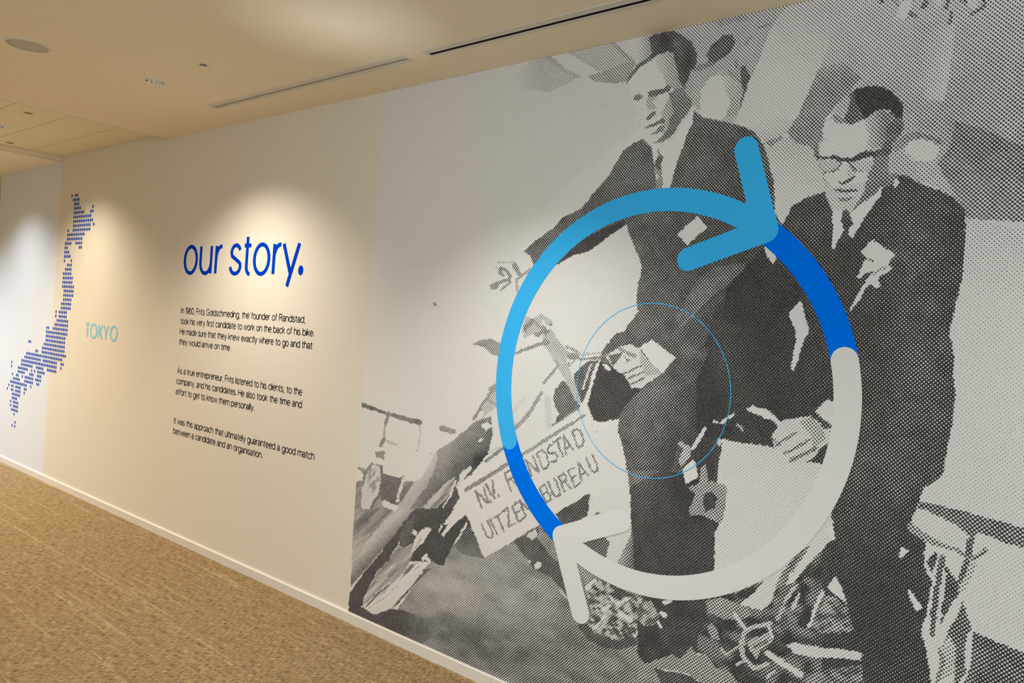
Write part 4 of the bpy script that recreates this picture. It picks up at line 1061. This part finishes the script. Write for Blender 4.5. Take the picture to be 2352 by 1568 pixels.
AS, CP, DS = 1.40, 1.38, -0.40        # heights in units of the x-height (1.0)
BOWL = arc(.42, .5, .42, .5, 0, 360, 28)
DOT = [(0, CP - .02), (0, CP + .04)]
GLYPH = {   # body width, strokes
    'a': (.76, [arc(.36, .66, .33, .34, 165, 0) + [(.69, .2), (.74, 0)], [(.69, .56), (.42, .53)] + arc(.30, .28, .30, .25, 95, 270) + arc(.36, .34, .33, .31, -80, 0)]),
    'b': (.86, [BOWL, [(0, 0), (0, AS)]]), 'c': (.74, [arc(.42, .5, .42, .5, 42, 318, 24)]), 'd': (.86, [BOWL, [(.85, 0), (.85, AS)]]),
    'e': (.82, [[(.02, .53), (.82, .53)] + arc(.42, .5, .41, .5, 5, 322, 26)]), 'f': (.46, [[(.18, 0), (.18, 1.12)] + arc(.42, 1.12, .24, .27, 180, 95, 8), [(0, .98), (.46, .98)]]),
    'g': (.86, [BOWL, [(.85, 1), (.85, -.02)] + arc(.44, -.02, .41, .38, 0, -160, 14)]), 'h': (.76, [[(0, 0), (0, AS)], [(0, .5)] + arc(.38, .60, .38, .40, 180, 0, 14) + [(.76, 0)]]),
    'i': (.04, [[(0, 0), (0, 1)], DOT]), 'k': (.72, [[(0, 0), (0, AS)], [(.66, 1), (0, .36)], [(.26, .60), (.72, 0)]]), 'l': (.04, [[(0, 0), (0, AS)]]),
    'm': (1.26, [[(0, 0), (0, 1)], [(0, .5)] + arc(.315, .64, .315, .36, 180, 0, 12) + [(.63, 0)], [(.63, .5)] + arc(.945, .64, .315, .36, 180, 0, 12) + [(1.26, 0)]]),
    'n': (.76, [[(0, 0), (0, 1)], [(0, .5)] + arc(.38, .60, .38, .40, 180, 0, 14) + [(.76, 0)]]), 'o': (.84, [BOWL]), 'p': (.86, [BOWL, [(0, 1), (0, DS)]]),
    'r': (.42, [[(0, 0), (0, 1)], [(0, .52)] + arc(.36, .52, .36, .46, 180, 84, 8)]),
    's': (.70, [arc(.35, .74, .30, .26, 20, 180, 10) + [(.10, .62), (.35, .51), (.60, .40)] + arc(.35, .26, .34, .26, 20, -175, 14)]),
    't': (.46, [[(.20, 1.28), (.20, .26)] + arc(.42, .26, .22, .26, 180, 280, 8), [(0, .98), (.46, .98)]]), 'u': (.76, [[(.76, 0), (.76, 1)], [(0, 1), (0, .42)] + arc(.38, .40, .38, .40, 180, 360, 14)]),
    'v': (.78, [[(0, 1), (.39, 0), (.78, 1)]]), 'w': (1.16, [[(0, 1), (.29, 0), (.58, 1), (.87, 0), (1.16, 1)]]), 'x': (.74, [[(0, 1), (.74, 0)], [(.74, 1), (0, 0)]]),
    'y': (.80, [[(0, 1), (.41, .04)], [(.80, 1), (.28, DS)]]), 'I': (.04, [[(0, 0), (0, CP)]]), 'F': (.78, [[(0, 0), (0, CP), (.78, CP)], [(0, .72), (.68, .72)]]),
    'G': (1.16, [arc(.58, .69, .58, .69, 48, 345, 26) + [(1.13, .66), (.64, .66)]]), 'R': (.90, [[(0, 0), (0, CP), (.5, CP)] + arc(.5, 1.05, .36, .33, 90, -90, 12) + [(0, .72)], [(.48, .72), (.90, 0)]]),
    'H': (.98, [[(0, 0), (0, CP)], [(.98, 0), (.98, CP)], [(0, .72), (.98, .72)]]), 'A': (1.10, [[(0, 0), (.55, CP), (1.10, 0)], [(.19, .48), (.91, .48)]]),
    '1': (.34, [[(0, 1.1), (.30, 1.36), (.30, 0)]]), '9': (.80, [arc(.40, .92, .40, .45, 0, 360, 24), arc(.40, .72, .40, .70, 10, -140, 14)]),
    '6': (.80, [arc(.40, .45, .40, .45, 0, 360, 24), arc(.40, .66, .40, .70, 190, 40, 14)]), '0': (.84, [arc(.42, .69, .42, .69, 0, 360, 28)]),
    '.': (.16, [[(.08, .03), (.08, .05)]]), ',': (.18, [[(.14, .07), (.07, -.22)]]), ' ': (.36, []),
    'T': (1.0, [[(0, CP), (1.0, CP)], [(.5, CP), (.5, 0)]]), 'O': (1.22, [arc(.61, .69, .61, .70, 0, 360, 30)]), 'K': (.95, [[(0, 0), (0, CP)], [(.92, CP), (0, .46)], [(.36, .82), (.95, 0)]]),
    'Y': (1.06, [[(0, CP), (.53, .62), (1.06, CP)], [(.53, .62), (.53, 0)]])}


def stroke_geo(strokes, sx, sz, hwx, hwz, x0, z0):
    """flat ribbons (butt ends, mitred joins) for one glyph: verts in wall x,z and faces"""
    V, Fc = [], []
    for k_, st in enumerate(strokes):
        p = [np.array((x0 + a * sx, z0 + b_ * sz)) for a, b_ in st]
        q = [p[0]]
        for e in p[1:]:
            if np.linalg.norm(e - q[-1]) > 1e-6: q.append(e)
        closed = np.linalg.norm(q[0] - q[-1]) < 1e-5 and len(q) > 3
        if closed: q = q[:-1]
        n = len(q); base = len(V)
        for i in range(n):
            a = q[(i - 1) % n] if (closed or i > 0) else q[i]
            c_ = q[(i + 1) % n] if (closed or i < n - 1) else q[i]
            t1 = (q[i] - a); t2 = (c_ - q[i])
            t1 = t1 / np.linalg.norm(t1) if np.linalg.norm(t1) > 0 else t2 / np.linalg.norm(t2)
            t2 = t2 / np.linalg.norm(t2) if np.linalg.norm(t2) > 0 else t1
            n1 = np.array((-t1[1], t1[0])); n2 = np.array((-t2[1], t2[0]))
            m_ = n1 + n2; l = np.linalg.norm(m_)
            m_ = n1 if l < 0.3 else m_ / l
            k = 1.0 / max(0.45, float(m_ @ n1))
            off = np.array((m_[0] * hwx, m_[1] * hwz)) * k
            for e in (q[i] + off, q[i] - off): V.append((e[0], e[1], -0.00015 * k_))   # overlapping strokes lie in thin steps
        for i in range(n if closed else n - 1):
            j = (i + 1) % n
            Fc.append((base + 2 * i, base + 2 * i + 1, base + 2 * j + 1, base + 2 * j))
    return V, Fc


def round_dot(x, z, rx, rz, n=20):
    return [(x + rx * math.cos(2 * math.pi * i / n), z + rz * math.sin(2 * math.pi * i / n), 0.0) for i in range(n)], [tuple(range(n))]


def to_part(name, V, Fc, t, m, y=-0.0012):
    lx, ly, lz = t.location
    return mesh_obj(name, [(a - lx, y + c_, b_ - lz) for a, b_, c_ in V], Fc, m, t)


# heading: every letter at its own place
HEADING = [('o', -4.899, -4.721), ('u', -4.701, -4.546), ('r', -4.516, -4.420), ('s', -4.350, -4.210), ('t', -4.204, -4.105), ('o', -4.093, -3.917),
           ('r', -3.896, -3.800), ('y', -3.806, -3.632), ('.', -3.643, -3.597)]
CITY = [('T', -6.347, -6.262), ('O', -6.257, -6.130), ('K', -6.115, -6.034), ('Y', -6.030, -5.929), ('O', -5.912, -5.785)]
t = empty('heading_text', (-4.9, WALL_Y, 1.60)); tag(t, 'large blue lower-case heading reading our story.', 'heading')
HB, HX, HW = 1.705, 0.168, 0.0142
for ch, xa, xb in HEADING:
    if ch == '.':
        V, Fc = round_dot((xa + xb) / 2, 1.7265, (xb - xa) / 2, 0.0265)
    else:
        wd, st = GLYPH[ch]
        V, Fc = stroke_geo(st, (xb - xa - 2 * HW) / wd, HX, HW, 0.0115, xa + HW, HB)
    to_part('letter', V, Fc, t, M['textblue'])

# running text
LX, XHT, GAP, TW = -4.887, 0.0270, 0.19, 0.0024
paras = [
    ('first paragraph, four lines of small black text below the heading',
     [('In 1960, Frits Goldschmeding, the founder of Randstad,', 1.447, -3.550), ('took his very first candidate to work on the back of his bike.', 1.380, -3.463),
      ('He made sure that they knew exactly where to go and that', 1.313, -3.472), ('they would arrive on time.', 1.248, -4.268)]),
    ('middle paragraph, three lines of small black text', [('As a true entrepreneur, Frits listened to his clients, to the', 1.062, -3.535), ('company, and his candidates. He also took the time and', 0.995, -3.529),
      ('effort to get to know them personally.', 0.927, -3.978)]),
    ('last paragraph, two lines of small black text above the baseboard', [('It was this approach that ultimately guaranteed a good match', 0.740, -3.390), ('between a candidate and an organisation.', 0.674, -3.863)])]
for lb, ls in paras:
    t = empty('paragraph_text', (LX, WALL_Y, ls[-1][1])); tag(t, lb, 'wall text', 'story paragraphs on the wall')
    for s, z, xb in ls:
        tot = sum(GLYPH[c_][0] + GAP for c_ in s) - GAP
        sx = (xb - LX) / tot
        V, Fc = [], []; x = LX
        for c_ in s:
            wd, st = GLYPH[c_]
            if c_ == '.': v_, f_ = round_dot(x + 0.09 * sx, z + 0.003, 0.0034, 0.0034, 8)
            else: v_, f_ = stroke_geo(st, sx, XHT, TW, TW, x, z)
            k = len(V); V += v_; Fc += [tuple(k + i for i in q) for q in f_]
            x += (wd + GAP) * sx
        tag(to_part('text_line', V, Fc, t, M['black']), kind='stuff')

# city name
t = empty('city_name_text', (-6.345, WALL_Y, 1.20)); tag(t, 'pale blue capital letters reading TOKYO beside the dotted map', 'city name')
for ch, xa, xb in CITY:
    wd, st = GLYPH[ch]
    V, Fc = stroke_geo(st, (xb - xa - 0.020) / wd, 0.1 / CP, 0.0105, 0.0085, xa + 0.010, 1.2135)
    to_part('letter', V, Fc, t, M['cityblue'])

# ------------------------------------------------------------------ dotted map
MAP = {0: [(0, 0), (2, 3)], 1: [(1, 4)], 2: [(2, 4)], 3: [(2, 5), (12, 12)], 4: [(2, 7), (11, 12)], 5: [(2, 11)], 6: [(2, 12)], 7: [(2, 11), (13, 13)], 8: [(-1, -1), (2, 11)], 9: [(-1, 8)],
       10: [(-1, 7)], 11: [(-2, 1), (4, 7)], 12: [(-2, -1), (6, 7)], 13: [(-2, 0)], 14: [(-2, 1)], 15: [(-2, -2), (2, 2)], 16: [(0, 2)], 17: [(-1, 2)], 18: [(-2, 2)], 19: [(-2, 3)],
       20: [(-2, 3)], 21: [(-2, 4)], 22: [(-1, 4)], 23: [(-1, 4)], 24: [(-1, 3)], 25: [(-2, 3)], 26: [(-2, 3)], 27: [(-5, -5), (-3, 1)], 28: [(-5, -5), (-3, 1)], 29: [(-4, 2)], 30: [(-5, 2)],
       31: [(-10, -9), (-6, 2)], 32: [(-10, -9), (-8, 2)], 33: [(-10, 1)], 34: [(-10, 1)], 35: [(-21, -20), (-11, 1)], 36: [(-12, 1)], 37: [(-16, -15), (-12, 2)], 38: [(-22, 0)],
       39: [(-23, -13), (-11, -3), (0, 1)], 40: [(-25, -3), (0, 0)], 41: [(-32, -32), (-25, -18), (-15, -11), (-8, -3)], 42: [(-32, -32), (-27, -21), (-18, -18), (-16, -16), (-14, -10)],
       43: [(-27, -23), (-19, -17), (-14, -12)], 44: [(-31, -31), (-28, -27), (-24, -24), (-22, -17), (-15, -12)], 45: [(-30, -26), (-22, -17), (-14, -13)], 46: [(-32, -21), (-18, -18)],
       47: [(-33, -33), (-31, -30), (-28, -25), (-22, -21)], 48: [(-34, -34), (-31, -30), (-28, -25), (-22, -22)], 49: [(-30, -25)], 50: [(-30, -27)], 51: [(-31, -31), (-29, -26)],
       52: [(-31, -31), (-29, -26)], 53: [(-30, -26)], 54: [(-28, -28)], 56: [(-27, -27)], 57: [(-29, -29), (-27, -27)]}
mp = MB()
for r, spans in MAP.items():
    for a, b_ in spans:
        for c_ in range(a, b_ + 1):
            cx, cz = -6.760 + c_ * 0.0343 + 6.9, 2.307 - r * 0.0343 - 0.34
            n = len(mp.v)
            mp.v += [(cx + 0.0130 * math.cos(2 * math.pi * i / 14), -0.0012, cz + 0.0130 * math.sin(2 * math.pi * i / 14)) for i in range(14)]
            mp.f.append(tuple(range(n, n + 14)))
o = empty('dotted_country_map', (-6.9, WALL_Y, 0.34))
tag(mp.build('map_dots', M['mapblue'], o), kind='stuff')
tag(o, 'blue map of Japan made of small dots, printed on the far wall', 'map')
